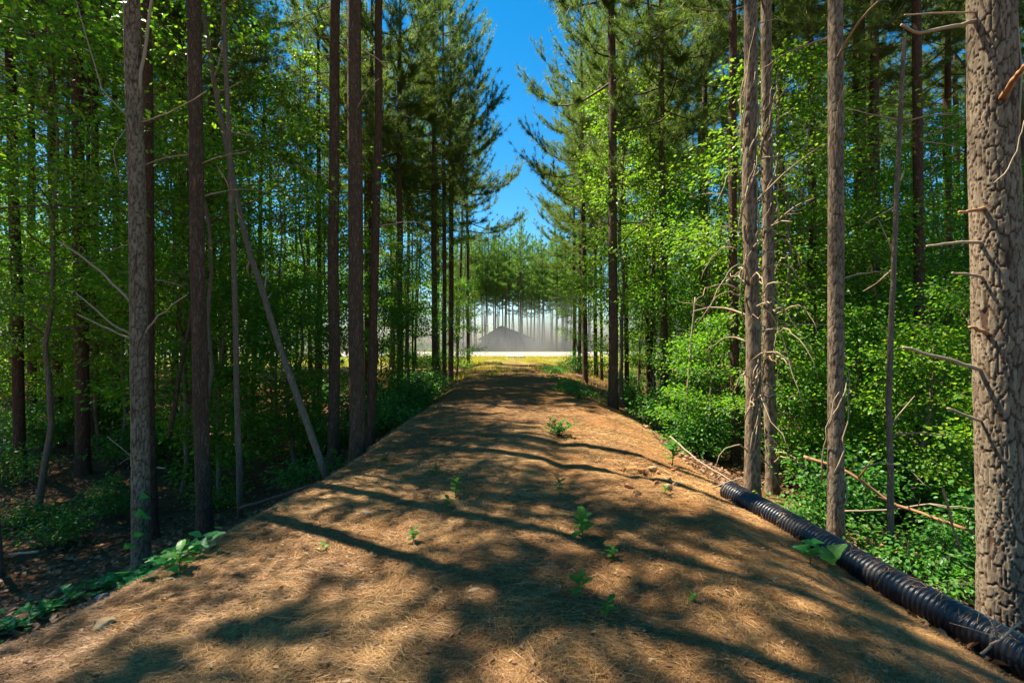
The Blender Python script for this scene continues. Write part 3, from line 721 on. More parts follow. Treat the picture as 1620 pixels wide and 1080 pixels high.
for px_, Y_, v_, s_, l_ in ((1118, 10.4, 5, 0.75, 'leafy sapling left of the pipe-end pine'), (1262, 8.8, 5, 0.7, 'leafy sapling between the vine-tangled and the half-lit pine'), (1362, 8.6, 5, 0.8, 'leafy sapling just right of the half-lit pine'),
                            (1440, 7.4, 5, 0.75, 'leafy sapling right of the crooked sapling'), (1088, 15.5, 3, 0.7, 'bushy young tree on the right behind the pale thin stem'), (1300, 12.5, 3, 1.1, 'bushy young tree behind the half-lit pine'),
                            (600, 15.5, 3, 1.0, 'bushy young tree right behind the large brink pine'), (470, 11.5, 5, 1.1, 'leafy sapling right of the leaning dead tree'), (350, 10.0, 5, 1.1, 'leafy sapling right of the second bank pine'), (85, 16.5, 5, 1.3, 'leafy sapling deep behind the third left-edge pine'), (165, 18.0, 3, 1.0, 'bushy young tree deep behind the stout left pine'), (20, 17.0, 3, 1.0, 'bushy young tree deep at the left edge')):
    px_broad(px_, Y_, v_, s_, l_)
px_broad(722, 27.0, 3, 0.95, 'dark leafy sapling at the foot of the left trio')
px_broad(648, 15.6, 1, 0.7, 'leafy tree over the left bank shrubs')
px_broad(395, 14.5, 2, 1.0, 'tall leafy tree left of the leaning pole top'); px_broad(470, 16.0, 6, 1.05, 'tall leafy tree left of the dark bank pine')
px_broad(340, 17.0, 2, 1.1, 'tall leafy tree far behind the second bank pine'); px_broad(440, 13.5, 6, 0.85, 'leafy tree behind the leaning pole')
px_broad(290, 10.5, 1, 1.0, 'leafy tree between the grey forked pine and the second bank pine')
broad(-7.0, 6.6, 6, 0.98, 'tall leafy tree left of the grey forked pine with high crown'); broad(-5.6, 8.9, 6, 1.0, 'tall leafy tree just behind the second bank pine with high crown')
px_broad(60, 9.5, 2, 0.95, 'leafy tree near the left edge before the dark pines')
taken2 = [(o.location.x, o.location.y) for o in bpy.data.objects if o.name.startswith('broadleaf_tree')]
for side, nwant, lab, grp in ((-1, 50, 'green leafy understory tree in the left woods', 'understory trees in the left woods'), (1, 50, 'green leafy understory tree in the right woods', 'understory trees in the right woods')):
    c = 0; tries = 0
    while c < nwant and tries < 6000:
        tries += 1
        y = R.uniform(10, 40); x = side * R.uniform(4.6, y * 1.08 + 2)
        if abs(765 * x / y) > 900 or not all((x - a) ** 2 + (y - b) ** 2 > 1.7 ** 2 for a, b in taken2): continue
        taken2.append((x, y)); c += 1
        broad(x, y, int(R.choice([0, 1, 2, 3, 5, 4], p=[.26, .24, .2, .15, .08, .07])), R.uniform(0.8, 1.15), lab, grp)

R = np.random.default_rng(53)
# ------------------------------------------------------------------ shrubs
def shrub(x, y, v, sc, label, group=None, zsc=1.0):
    e = obj('leafy_shrub', None, loc=(x, y, hz(x, y)), rot=(0, 0, R.uniform(0, 6.28)), scale=(sc, sc, sc * zsc))
    tag(e, label, 'shrub', group); s, m = SHRUBS[v]; obj('stems', s, e); obj('leaves', m, e); return e
for side, nwant, lab, grp, lo, y0 in ((-1, 48, 'leafy green shrub in the undergrowth left of the track', 'undergrowth shrubs left of the track', 3.2, 8.5), (1, 74, 'leafy green shrub in the undergrowth right of the track', 'undergrowth shrubs right of the track', 3.7, 6.0)):
    c = 0
    while c < nwant:
        y = y0 + 27 * R.uniform(0, 1) ** 1.6; x = side * (lo + R.uniform(0, 1) ** 1.3 * (y * 1.0))
        if side < 0 and y < 12 and R.random() < 0.75: continue
        if abs(765 * x / y) > 845 or (0 < x < 4.6 and y < 9): continue
        c += 1; shrub(x, y, int(R.choice([0, 1, 2, 3, 4], p=[.3, .25, .2, .15, .1])), R.uniform(0.7, 1.15), lab, grp)
for px, Y, v, sc, lab in ((1270, 6.6, 1, 0.75, 'low bright shrub right behind the pipe end'), (1400, 5.6, 3, 0.8, 'low leafy plant by the thin crooked sapling'), (1455, 5.2, 1, 0.75, 'sunlit shrub left of the thick pine'),
                          (1505, 5.6, 0, 0.7, 'taller shrub just left of the thick pine'), (1050, 12.0, 2, 0.9, 'tall shrub around the slim pine on the right'), (1010, 17.0, 0, 1.2, 'broad shrub behind the lone bank pine'),
                          (640, 14.0, 2, 1.0, 'dense shrub on the left bank'), (610, 11.5, 0, 1.0, 'shrub between the brink pine and the left bank'), (668, 17.5, 2, 1.0, 'dense shrub before the left trio'),
                          (590, 13.0, 2, 1.0, 'shrub behind the slimmer brink pine'), (655, 15.5, 0, 1.2, 'broad shrub below the creeper-green pine'), (690, 20.0, 0, 1.2, 'low shrub at the feet of the left trio'), (622, 12.2, 1, 1.1, 'low spreading shrub at the left edge of the track'), (735, 30.0, 4, 1.0, 'bright shrub at the left of the far track end'), (895, 33.0, 4, 1.0, 'bright shrub at the right of the far track end'),
                          (60, 14.0, 2, 1.2, 'tall shrub behind the leftmost dark pine'), (150, 15.0, 2, 1.3, 'tall shrub behind the stout left pine'), (205, 12.5, 0, 1.2, 'broad shrub left behind the grey forked pine'), (15, 11.0, 0, 1.0, 'shrub in front of the leftmost dark pine'), (270, 13.5, 2, 1.2, 'tall shrub in the gap between the two left bank pines'), (110, 18.5, 2, 1.5, 'big shrub far back in the left woods'), (95, 7.6, 0, 0.65, 'small pale-lit shrub on the dark left floor'), (30, 8.5, 1, 0.8, 'leafy shrub at the left edge on the dark floor'), (180, 9.0, 2, 0.6, 'upright shrub left of the grey forked pine')):
    shrub((px - 810) / F * Y, Y, v, sc, lab)

for k in range(22):
    sd = -1 if k % 2 else 1; y = R.uniform(38, 45); x = sd * R.uniform(4.6, 26)
    shrub(x, y, int(R.choice([0, 2, 4])), R.uniform(1.0, 1.6), 'bushy shrub on the edge of the woods by the verge', 'undergrowth shrubs left of the track' if sd < 0 else 'undergrowth shrubs right of the track')
R = np.random.default_rng(54)
# ------------------------------------------------------------------ leaning pole, saplings, fallen boughs, vines
def pole(name, pts, r0, r1, label, cat, mat='bark_smooth', sides=10, twigs=0):
    """pts: (px, py, Y) or a world point given as a tuple with 'w' first"""
    c = np.array([at(*p) if len(p) == 3 else np.array(p[1:]) for p in pts])
    t = np.linspace(0, 1, len(c)); s = np.linspace(0, 1, 24)
    p = np.column_stack([np.interp(s, t, c[:, i]) for i in range(3)]); p += np.cumsum(R.normal(0, 0.006, p.shape), 0) * np.sin(s * 3.14)[:, None]
    base = p[0].copy(); g = Geo(); g.tube(p - base, np.linspace(r0, r1, 24), sides)
    e = obj(name, None, loc=base); tag(e, label, cat); obj('stem', g.mesh('stem', M[mat]), e)
    for k in range(twigs):
        u = R.uniform(0.25, 0.95); q = np.array([np.interp(u, s, p[:, i]) for i in range(3)]) - base
        d = norm(R.normal(size=3) + [0, 0, 0.4]); ln = R.uniform(0.2, 0.7); g2 = Geo()
        g2.tube(np.array([q, q + d * ln * .5 + R.normal(0, .02, 3), q + d * ln + R.normal(0, .04, 3)]), [r1 * 0.6, r1 * 0.4, r1 * 0.2], 5)
        obj('twig', g2.mesh('twig', M['deadwood']), e)
    return e
pole('leaning_dead_tree', [(517, 757, 7.0), (450, 570, 7.4), (392, 390, 7.8), (340, 130, 8.2), (322, 20, 8.4)], 0.052, 0.034, 'dead bare tree leaning left off the track bank', 'dead tree', 'bark_smooth', twigs=7)
pole('young_tree', [(380, 818, 7.4), (376, 640, 7.4), (374, 420, 7.4), (362, 180, 7.4), (352, -60, 7.4)], 0.045, 0.03, 'thin upright young trunk crossing the leaning dead tree', 'tree', twigs=5)
pole('young_tree', [(268, 690, 9.0), (282, 610, 9.0), (298, 520, 9.0), (310, 440, 9.0)], 0.04, 0.03, 'slanting thin dark stem between the two left bank pines', 'tree', 'bark')
pole('young_tree', [(1409, 895, 5.7), (1408, 700, 5.7), (1410, 540, 5.7), (1421, 330, 5.7), (1431, 60, 5.7)], 0.036, 0.022, 'thin crooked sapling stem right of the half-lit pine', 'tree', 'bark_smooth', twigs=8)
pole('young_tree', [(1082, 690, 10.5), (1085, 620, 10.5), (1092, 560, 10.5), (1100, 470, 10.5)], 0.03, 0.02, 'pale thin sapling stem on the right bank', 'tree', 'deadwood')
def fallen(pts, r0, r1, label, twigs=2, mat='deadwood'):
    c = np.array([at(*p) for p in pts]); t = np.linspace(0, 1, len(c)); s = np.linspace(0, 1, 16)
    p = np.column_stack([np.interp(s, t, c[:, i]) for i in range(3)]) + R.normal(0, 0.004, (16, 3)); base = p[0].copy()
    g = Geo(); g.tube(p - base, np.linspace(r0, r1, 16), 7)
    o = obj('fallen_branch', g.mesh('fallen_branch', M[mat]), loc=base); tag(o, label, 'branch')
    for k in range(twigs):
        u = R.uniform(0.3, 0.9); q = np.array([np.interp(u, s, p[:, i]) for i in range(3)]) - base
        d = norm(R.normal(size=3) + [0, 0, 0.5]); ln = R.uniform(0.12, 0.4); g2 = Geo()
        g2.tube(np.array([q, q + d * ln * .5 + R.normal(0, .01, 3), q + d * ln]), [r1 * 0.8, r1 * 0.6, r1 * 0.3], 5)
        obj('twig', g2.mesh('twig', M[mat]), o)
    return o
fallen([(1272, 722, 6.6), (1340, 745, 6.3), (1410, 795, 6.0), (1480, 820, 5.7), (1545, 842, 5.3)], 0.024, 0.018, 'long brown bough fallen across behind the half-lit pine', 3, 'redwood')
fallen([(1335, 808, 6.1), (1400, 806, 6.0), (1470, 797, 5.8), (1548, 805, 5.6)], 0.011, 0.008, 'pale straight stick lying low left of the thick pine', 2)
fallen([(1492, 772, 5.4), (1512, 850, 5.3), (1535, 905, 5.2)], 0.014, 0.010, 'broken brown stick standing slanted left of the thick pine', 1, 'redwood')
fallen([(1060, 690, 8.2), (1100, 725, 7.4), (1150, 757, 6.7), (1190, 778, 6.3)], 0.012, 0.009, 'long pale stick lying down the bank to the pipe end', 2)
fallen([(1128, 771, 5.9), (1152, 762, 5.85), (1176, 755, 5.8)], 0.010, 0.007, 'short stick laid over the far end of the pipe', 0)
fallen([(1237, 865, 4.75), (1250, 852, 4.7), (1262, 841, 4.65)], 0.008, 0.005, 'thin stick leaning on the middle of the pipe', 0)
fallen([(1552, 1033, 3.0), (1580, 1012, 2.95), (1600, 995, 2.95), (1616, 983, 2.95)], 0.008, 0.005, 'forked bare twig poking over the near pipe', 3)
fallen([(1566, 1020, 3.0), (1569, 1000, 3.0), (1572, 980, 3.0)], 0.005, 0.003, 'thin upright twig in front of the near pipe', 1)
x_, y_, z_ = ground_hit(443, 1008)
fallen([(443, 1006, y_), (462, 993, y_ + .1), (475, 975, y_ + .18), (490, 966, y_ + .22)], 0.007, 0.004, 'crooked twig on the sunlit needles at lower left', 1, 'redwood')
fallen([(262, 741, 9.0), (225, 735, 9.2), (170, 690, 9.3)], 0.014, 0.010, 'pale fallen bough on the dark left floor', 2)
fallen([(60, 872, 6.2), (15, 876, 6.3)], 0.016, 0.012, 'short pale log end on the dark left floor', 0)
fallen([(380, 803, 6.6), (430, 788, 6.7), (490, 768, 6.8), (512, 760, 6.8)], 0.022, 0.014, 'dark fallen bough lying along the left brink', 1, 'limb')

def dry_vine(px, Y, ylo, yhi, n, label, host):
    """a tangle of bare stems about a trunk"""
    b = at(px, 540, Y); g = Geo(); parts = []
    e = obj('dry_vine', None, loc=(b[0], b[1], hz(b[0], b[1]))); tag(e, label, 'vine')
    for k in range(n):
        z0 = CAM_H - (R.uniform(ylo, yhi) - 540) / F * Y - e.location.z
        a = R.uniform(0, 6.28); m = 9
        ln = R.uniform(0.4, 1.4); s = np.linspace(0, 1, m)
        if k < n * 0.45:     # climbing along the trunk
            p = np.column_stack([0.125 * np.cos(a + s * 2), 0.125 * np.sin(a + s * 2), z0 + ln * s]) + R.normal(0, 0.015, (m, 3))
        else:                # loose arching stems
            d = np.array([math.cos(a), math.sin(a)])
            p = np.column_stack([d[0] * (0.1 + ln * 0.6 * s), d[1] * (0.1 + ln * 0.6 * s), z0 + ln * (0.5 * s - R.uniform(0.2, 1.2) * s ** 2)]) + np.cumsum(R.normal(0, 0.025, (m, 3)), 0)
        g2 = Geo(); g2.tube(p, np.linspace(R.uniform(0.009, 0.017), 0.005, m), 5)
        obj('vine_stem', g2.mesh('vine_stem', M['vine']), e)
dry_vine(1186, 7.25, 190, 720, 60, 'pale dry vine tangle clinging to the pipe-end pine', r5)
dry_vine(1218, 8.25, 170, 740, 60, 'dry vine tangle on the pine right of the pipe end', r6)
dry_vine(1322, 5.8, 600, 800, 7, 'few dry vine strands low on the half-lit pine', None)

# ------------------------------------------------------------------ corrugated pipe
def make_pipe():
    ctrl = np.array([[3.45, 1.2, -0.44], [3.30, 2.2, -0.40], [3.18, 3.0, -0.375], [2.98, 4.0, -0.33], [2.76, 5.0, -0.265], [2.56, 5.75, -0.20]])
    Lc = np.concatenate([[0], np.cumsum(np.linalg.norm(np.diff(ctrl, axis=0), axis=1))]); tot = Lc[-1]
    pitch = 0.037; n = int(tot / pitch) * 8
    s = np.linspace(0, tot, n)
    p = np.column_stack([np.interp(s, Lc, ctrl[:, i]) for i in range(3)])
    ker = np.ones(81) / 81
    for i in range(3):
        pad = np.pad(p[:, i], 40, mode='reflect', reflect_type='odd'); p[:, i] = np.convolve(pad, ker, 'valid')
    p[:, 2] += 0.025 + 0.006 * np.sin(s * 2.1); p[:, 0] += 0.008 * np.sin(s * 1.7 + 1)
    ph = (s / pitch) % 1.0
    wav = np.clip(0.5 + 1.1 * np.cos(ph * 2 * np.pi), 0, 1)
    rad = 0.110 + 0.014 * wav
    base = p[0].copy(); V, Qd, _ = tube(p - base, rad, 40, False)
    V2, Q2, _ = tube(p - base, np.full(n, 0.101), 40, False)
    o = len(V); m_ = n - 1
    jj = np.arange(40); k2 = (jj + 1) % 40
    e0 = np.stack([jj, k2, o + k2, o + jj], -1); e1 = np.stack([m_ * 40 + jj, o + m_ * 40 + jj, o + m_ * 40 + k2, m_ * 40 + k2], -1)
    me = mesh_np('corrugated_pipe', np.vstack([V, V2]), np.vstack([Qd, Q2[:, ::-1] + o, e0, e1]), M['pipe'])
    tag(obj('corrugated_pipe', me, loc=base), 'black corrugated plastic drain pipe lying along the right bank', 'pipe')
make_pipe()
r_ = np.random.default_rng(14); n_ = 130
yy = r_.uniform(2.2, 5.7, n_); xx = np.interp(yy, [2.2, 3.0, 4.0, 5.0, 5.75], [3.30, 3.18, 2.98, 2.76, 2.56]); zz = np.interp(yy, [2.2, 3.0, 4.0, 5.0, 5.75], [-0.40, -0.375, -0.33, -0.265, -0.20])
th = r_.normal(0.15, 0.55, n_); xx = xx - np.sin(th) * 0.1255; zz = zz + 0.025 + np.cos(th) * 0.1255
aa = r_.uniform(0, 6.28, n_); dd = np.stack([np.cos(aa) * np.cos(th), np.sin(aa), np.cos(aa) * np.sin(th)], -1) * r_.uniform(0.02, 0.055, (n_, 1)); nr = np.stack([-np.sin(th), 0 * th, np.cos(th)], -1)
sdv = norm(np.cross(dd, nr)) * 0.0014; cc = np.stack([xx, yy, zz], -1)
tag(obj('caught_needles', mesh_np('caught_needles', np.stack([cc - dd - sdv, cc - dd + sdv, cc + dd + sdv, cc + dd - sdv], 1).reshape(-1, 3), np.arange(4 * n_).reshape(-1, 4), M['litter_needle'], {'rnd': np.repeat(r_.uniform(0.2, 0.9, n_), 4)}, smooth=False)),
    'brown pine needles caught on top of the black pipe', 'needles', kind='stuff')

R = np.random.default_rng(55)
# ------------------------------------------------------------------ rocks and clods
def rock(px, py, wpx, flat, mat, label, group=None, hx=1.0):
    x, y, z = ground_hit(px, py); w = wpx / F * y / 2
    import bmesh
    bm = bmesh.new(); bmesh.ops.create_icosphere(bm, subdivisions=3, radius=1.0)
    sd = int(R.integers(0, 9999)); co = np.array([v.co[:] for v in bm.verts])
    pl = norm(R.normal(size=(14, 3))); dcut = R.uniform(0.42, 0.74, 14)
    for k in range(14):
        over = np.maximum(co @ pl[k] - dcut[k], 0); co = co - over[:, None] * pl[k]
    co *= (1 + 0.10 * vnoise(co[:, 0] * 3 + 9, co[:, 1] * 3 + co[:, 2] * 2, sd))[:, None]
    co *= [w, w * R.uniform(0.55, 0.8), w * flat]
    for v, c in zip(bm.verts, co): v.co = c
    me = bpy.data.meshes.new('rock'); bm.to_mesh(me); bm.free(); me.materials.append(M[mat])
    o = obj('rock', me, loc=(x, y, z + w * flat * 0.55), rot=(R.normal(0, .12), R.normal(0, .12), R.uniform(-0.5, 0.5)))
    tag(o, label, 'rock', group)
rock(325, 866, 46, 0.42, 'rock', 'biggest tan rock at the foot of the left bank creeper')
rock(163, 990, 40, 0.42, 'rock', 'blocky tan rock half sunk in needles at lower left')
rock(164, 946, 32, 0.40, 'rock_grey', 'dull grey-brown rock just below the creeper strip')
rock(748, 934, 26, 0.18, 'rock', 'flat pale-yellow stone alone in the middle of the track')
rock(580, 812, 14, 0.4, 'rock_grey', 'small pale grey stone on the left half of the track')
rock(265, 918, 22, 0.3, 'rock', 'flat tan stone between the creeper and the blocky rock')
rock(1225, 917, 14, 0.5, 'rock', 'small tan stone downhill of the pipe weed')
rock(905, 905, 22, 0.35, 'clod', 'reddish stone above the shaded track seedling')
rock(608, 1038, 9, 0.6, 'clod', 'small orange pebble near the bottom centre')
rock(1028, 1048, 16, 0.4, 'rock', 'yellowish flat pebble near the bottom right of centre')
rock(590, 702, 26, 0.6, 'clod', 'clay lump on the left brink by the large pine')
for k in range(26):
    px, py = R.uniform(40, 520), R.uniform(880, 1060)
    if py < 985 - px * 0.38 + 30: continue
    rock(px, py, R.uniform(5, 12), R.uniform(0.35, 0.6), R.choice(['rock', 'rock_grey', 'rock_grey', 'clod']), 'pebble scattered on the needles at lower left', 'pebbles at lower left')
for k in range(22):
    rock(R.uniform(985, 1085), R.uniform(742, 792), R.uniform(6, 18), R.uniform(0.5, 0.8), R.choice(['clod', 'clod', 'rock']), 'red clay clod in the dug patch by the right edge', 'clay clods in the dug patch')
for k in range(22):
    rock(R.uniform(860, 1500), R.uniform(880, 1070), R.uniform(4, 10), R.uniform(0.35, 0.6), R.choice(['rock', 'clod', 'rock']), 'pebble scattered on the clay at lower right', 'pebbles at lower right')

R = np.random.default_rng(56)
# ------------------------------------------------------------------ seedlings, weeds, creeper
def big_leaf(name, lobes, mat):
    """a broad leaf with its stalk at the origin, lying along +Y"""
    n = 22; a = np.linspace(-math.pi, math.pi, n, endpoint=False) + math.pi / n
    if lobes: r = 0.40 + 0.13 * np.cos(3 * a) + 0.05 * np.cos(6 * a)
    else: r = 0.36 + 0.12 * np.cos(a) ** 2 + 0.06 * np.cos(a)
    x = np.sin(a) * r * (1.05 if lobes else 0.78); y = 0.45 + np.cos(a) * r
    z = 0.16 * np.abs(x) - 0.22 * (y - 0.3) ** 2 + 0.02 * np.sin(a * 7)
    m = 7; my = np.linspace(0.06, 0.9, m)
    V = [(0, 0.45, -0.03), (0, 0, 0)] + list(zip(x, y, z))
    T = [(0, 2 + (k + 1) % n, 2 + k) for k in range(n)]
    T.append((1, 2, 2 + n - 1))
    return mesh_np(name, np.array(V), np.array(T), M[mat], {'rnd': np.full(len(V), 0.5)}, smooth=False)
LEAF_OVAL = big_leaf('leaf', False, 'seedling'); LEAF_LOBE = big_leaf('leaf', True, 'ivy'); LEAF_LOBE_S = big_leaf('leaf', True, 'seedling')
LEAF_DARK = big_leaf('leaf', False, 'shrub')

def seedling(px, py, hpx, nl, label, leaf=LEAF_OVAL, lsz=0.5, group=None):
    x, y, z = ground_hit(px, py); h = hpx / F * y
    e = obj('seedling', None, loc=(x, y, z)); tag(e, label, 'plant', group)
    g = Geo(); tip = np.array([R.normal(0, .08), R.normal(0, .08), 0.9]) * h
    g.tube(np.array([[0, 0, -0.02], tip * 0.5 + R.normal(0, .01, 3) * h, tip]), [0.03 * h, 0.022 * h, 0.012 * h], 5); obj('stem', g.mesh('stem', M['stem']), e)
    for k in range(nl):
        t = 0.25 + 0.75 * (k + 1) / nl; a = k * 2.4 + R.uniform(-.3, .3)
        o = obj('leaf', leaf, e, tuple(tip * t), (R.uniform(-0.25, 0.55) + 0.3 * t, R.uniform(-.25, .25), a), (h * lsz * R.uniform(0.75, 1.2),) * 3)
seedling(922, 852, 40, 14, 'tallest bright seedling in the middle of the track', lsz=0.50)
seedling(968, 885, 20, 7, 'small bright seedling right of the tallest one', lsz=0.65)
seedling(920, 945, 32, 6, 'shaded drooping seedling below the reddish stone', LEAF_DARK, 0.6)
seedling(957, 982, 30, 6, 'narrow-leaved seedling nearest the camera on the track', LEAF_DARK, 0.6)
seedling(720, 785, 28, 14, 'leafy seedling left of the track centre', LEAF_DARK, 0.45)
seedling(708, 803, 14, 9, 'low sprig just below the left-centre seedling', LEAF_DARK, 0.7)
seedling(513, 870, 12, 5, 'tiny bright seedling alone on the shaded left slope', lsz=0.8)
seedling(1096, 952, 12, 5, 'tiny seedling on the right slope of the track', lsz=0.8)
seedling(884, 782, 24, 12, 'dull small weed right of the track centre', LEAF_DARK, 0.4)
seedling(1052, 782, 12, 7, 'small weed in the red clay by the dug patch', lsz=0.7)
seedling(1064, 735, 36, 16, 'dark weed on the right edge above the dug patch', LEAF_DARK, 0.45)
seedling(655, 858, 22, 11, 'faint green weed on the shaded left half of the track', LEAF_DARK, 0.5)
seedling(284, 902, 34, 9, 'upright weed in the creeper below the grey forked pine', LEAF_OVAL, 0.6)
seedling(690, 748, 14, 10, 'sprig on the track left of the dark bush', LEAF_DARK, 0.6)
seedling(1282, 892, 40, 8, 'weed with lobed leaves against the pipe', LEAF_LOBE, 0.55)
seedling(1312, 897, 22, 3, 'single broad bright leaf in front of the pipe', LEAF_LOBE_S, 1.5)
# dark bush on the track
e = obj('low_bush', None); x, y, z = ground_hit(885, 690); e.location = (x, y, z); tag(e, 'dark little bush growing on the right half of the track', 'bush')
for k in range(15):
    a = R.uniform(0, 6.28); h = R.uniform(0.12, 0.34); q_ = R.uniform(0.10, 0.40); tip = np.array([math.cos(a) * q_, math.sin(a) * q_, h]); g = Geo()
    g.tube(np.array([[0, 0, -0.02], tip * [0.35, 0.35, 0.5], tip]), [0.006, 0.005, 0.003], 5); obj('stem', g.mesh('stem', M['limb']), e)
    for q in range(13):
        t = R.uniform(0.3, 1.0); obj('leaf', LEAF_DARK, e, tuple(tip * [t ** 1.4, t ** 1.4, t]), (R.uniform(-.2, .9), R.uniform(-.4, .4), R.uniform(0, 6.28)), (R.uniform(0.05, 0.085),) * 3)

# creeper along the left brink
e = obj('creeping_vine', None); x0, y0, z0 = ground_hit(120, 925); e.location = (x0, y0, z0); tag(e, 'green creeper with lobed leaves along the left brink', 'vine')
line = [(-20, 1012), (40, 988), (100, 962), (160, 936), (220, 914), (265, 896), (296, 882)]
lp = np.array([ground_hit(a, b) for a, b in line]); tt = np.linspace(0, 1, len(lp)); ss = np.linspace(0, 1, 40)
pth = np.column_stack([np.interp(ss, tt, lp[:, i]) for i in range(3)]); pth[:, 2] = height(pth[:, 0], pth[:, 1]) + 0.02
g = Geo(); g.tube(pth - [x0, y0, z0], np.full(40, 0.005), 5); obj('stem', g.mesh('stem', M['stem']), e)
for k in range(290):
    u = R.uniform(0, 1); c = np.array([np.interp(u, ss, pth[:, i]) for i in range(3)])
    c[0] += R.normal(-0.03, 0.13); c[1] += R.normal(0.03, 0.12); c[2] = hz(c[0], c[1]) + R.uniform(0.03, 0.13)
    obj('leaf', LEAF_LOBE, e, tuple(c - [x0, y0, z0]), (R.uniform(-.3, .5), R.uniform(-.4, .4), R.uniform(0, 6.28)), (R.uniform(0.055, 0.115),) * 3)
e = obj('climbing_vine', None, loc=l1.location); tag(e, 'few heart-shaped leaves climbing the foot of the grey forked pine', 'vine')
vp = [at(px, py, 5.72) for px, py in ((222, 880), (226, 850), (222, 825), (226, 800), (224, 780))]
g = Geo(); g.tube(np.array(vp) - np.array(l1.location), np.full(5, 0.004), 5); obj('stem', g.mesh('stem', M['stem']), e)
for px, py, sz in ((228, 790, .10), (222, 818, .12), (232, 822, .11), (220, 850, .12), (206, 868, .13)):
    obj('leaf', LEAF_LOBE, e, tuple(at(px, py, 5.70) - np.array(l1.location)), (R.uniform(0.9, 1.4), R.uniform(-.2, .2), R.uniform(2.6, 3.6)), (sz,) * 3)

def grass_tuft(px, py, n, ln, label, mat='shrub'):
    x, y, z = ground_hit(px, py); e = obj('grass_tuft', None, loc=(x, y, z)); tag(e, label, 'grass tuft')
    g = Geo(); V, T = [], []
    for k in range(n):
        a = R.uniform(0, 6.28); L = ln * R.uniform(0.5, 1.1); s = np.linspace(0, 1, 6); d = np.array([math.cos(a), math.sin(a)]); b = R.normal(0, ln * 0.12, 2); q = R.uniform(0.3, 0.9)
        p = np.column_stack([b[0] + d[0] * L * q * s ** 1.5, b[1] + d[1] * L * q * s ** 1.5, L * (s - 0.62 * s ** 2.3)]); w = 0.004 * (1 - s) + 0.0006
        sd = np.array([-d[1], d[0], 0]); vv = np.stack([p - sd * w[:, None], p + sd * w[:, None]], 1).reshape(-1, 3)
        i = np.arange(5)[:, None] * 2; g.add(vv, np.concatenate([i + [0, 1, 3, 2]], 0))
    o = obj('blades', g.mesh('blades', M[mat]), e); o['kind'] = 'stuff'
grass_tuft(1488, 1000, 46, 0.30, 'green grass tuft hanging beside the near pipe')
grass_tuft(1500, 1006, 24, 0.22, 'second smaller grass tuft at the near pipe')
grass_tuft(608, 730, 60, 0.14, 'low dark grass patch near the left brink')
grass_tuft(655, 652, 60, 0.22, 'grass patch on the far left half of the track')

# ------------------------------------------------------------------ scattered cover: needles, leaf litter, grass
def scatter_needles(n):
    r = np.random.default_rng(5)
    y = 1.7 * (13 / 1.7) ** (r.uniform(0, 1, n) ** 0.92); x = r.uniform(-1, 1, n) * np.minimum(y * 1.12 + 0.3, 4.3)
    k = (x > edge_l(y) - 0.35) & (x < edge_r(y) + 1.3) & ~((vnoise(x * 1.7, y * 1.7, 21) + 0.6 * vnoise(x * 5.2, y * 5.2, 25) > np.where(x > 0.3, 0.16, 0.28)) & (r.uniform(0, 1, n) < 0.7))
    x, y = x[k], y[k]; n = len(x)
    a = r.uniform(0, 6.28, n) * 0.75 + 3.0 * vnoise(x * 1.5, y * 1.5, 22)
    L = r.uniform(0.045, 0.12, n); cv = r.normal(0, 0.22, n)
    z = height(x, y) + r.uniform(0.0, 0.010, n)
    pts = []
    for s in (-0.5, 0.0, 0.5):
        aa = a + cv * s
        px_ = x + np.cos(aa) * L * s; py_ = y + np.sin(aa) * L * s
        pts.append(np.stack([px_, py_, z + r.normal(0, 0.004, n)], -1))
    w = (0.00065 + 0.00017 * y)[:, None] * np.stack([-np.sin(a), np.cos(a), r.normal(0, 0.4, n)], -1)
    V = np.stack([pts[0] - w * .8, pts[0] + w * .8, pts[2] + w * .7, pts[2] - w * .7], 1).reshape(-1, 3)
    Qd = np.arange(4 * n).reshape(-1, 4)
    rnd = np.clip(r.normal(0.45, 0.27, n) + 0.45 * vnoise(x * 0.8, y * 0.8, 23) + 0.35 * vnoise(x * 3.1, y * 3.1, 24), 0, 1)
    o = obj('pine_needles', mesh_np('pine_needles', V, Qd, M['litter_needle'], {'rnd': np.repeat(rnd, 4)}, smooth=False))
    tag(o, 'brown fallen pine needles strewn over the track', 'needles', kind='stuff')
scatter_needles(480000)

def scatter_leaves(n):
    r = np.random.default_rng(6)
    y = 3 * (30 / 3) ** r.uniform(0, 1, n); sd = r.choice([-1, 1], n)
    x = np.where(sd < 0, edge_l(y) - 0.2 - r.uniform(0, 1, n) ** 1.4 * y, edge_r(y) + 1.0 + r.uniform(0, 1, n) ** 1.4 * y)
    P = np.stack([x, y, height(x, y) + r.uniform(0.0, 0.03, n)], -1)
    a = r.uniform(0, 6.28, n); D = np.stack([np.cos(a), np.sin(a), r.normal(0, .25, n)], -1)
    me = leaf_mesh('leaf_litter', P, D, r.normal(0, 0.35, (n, 3)) + [0, 0, 1], r.uniform(0.05, 0.11, n), M['litter_leaf'], r, width=0.7)
    tag(obj('leaf_litter', me), 'dry brown leaves lying on the forest floor', 'leaves', kind='stuff')
scatter_leaves(30000)
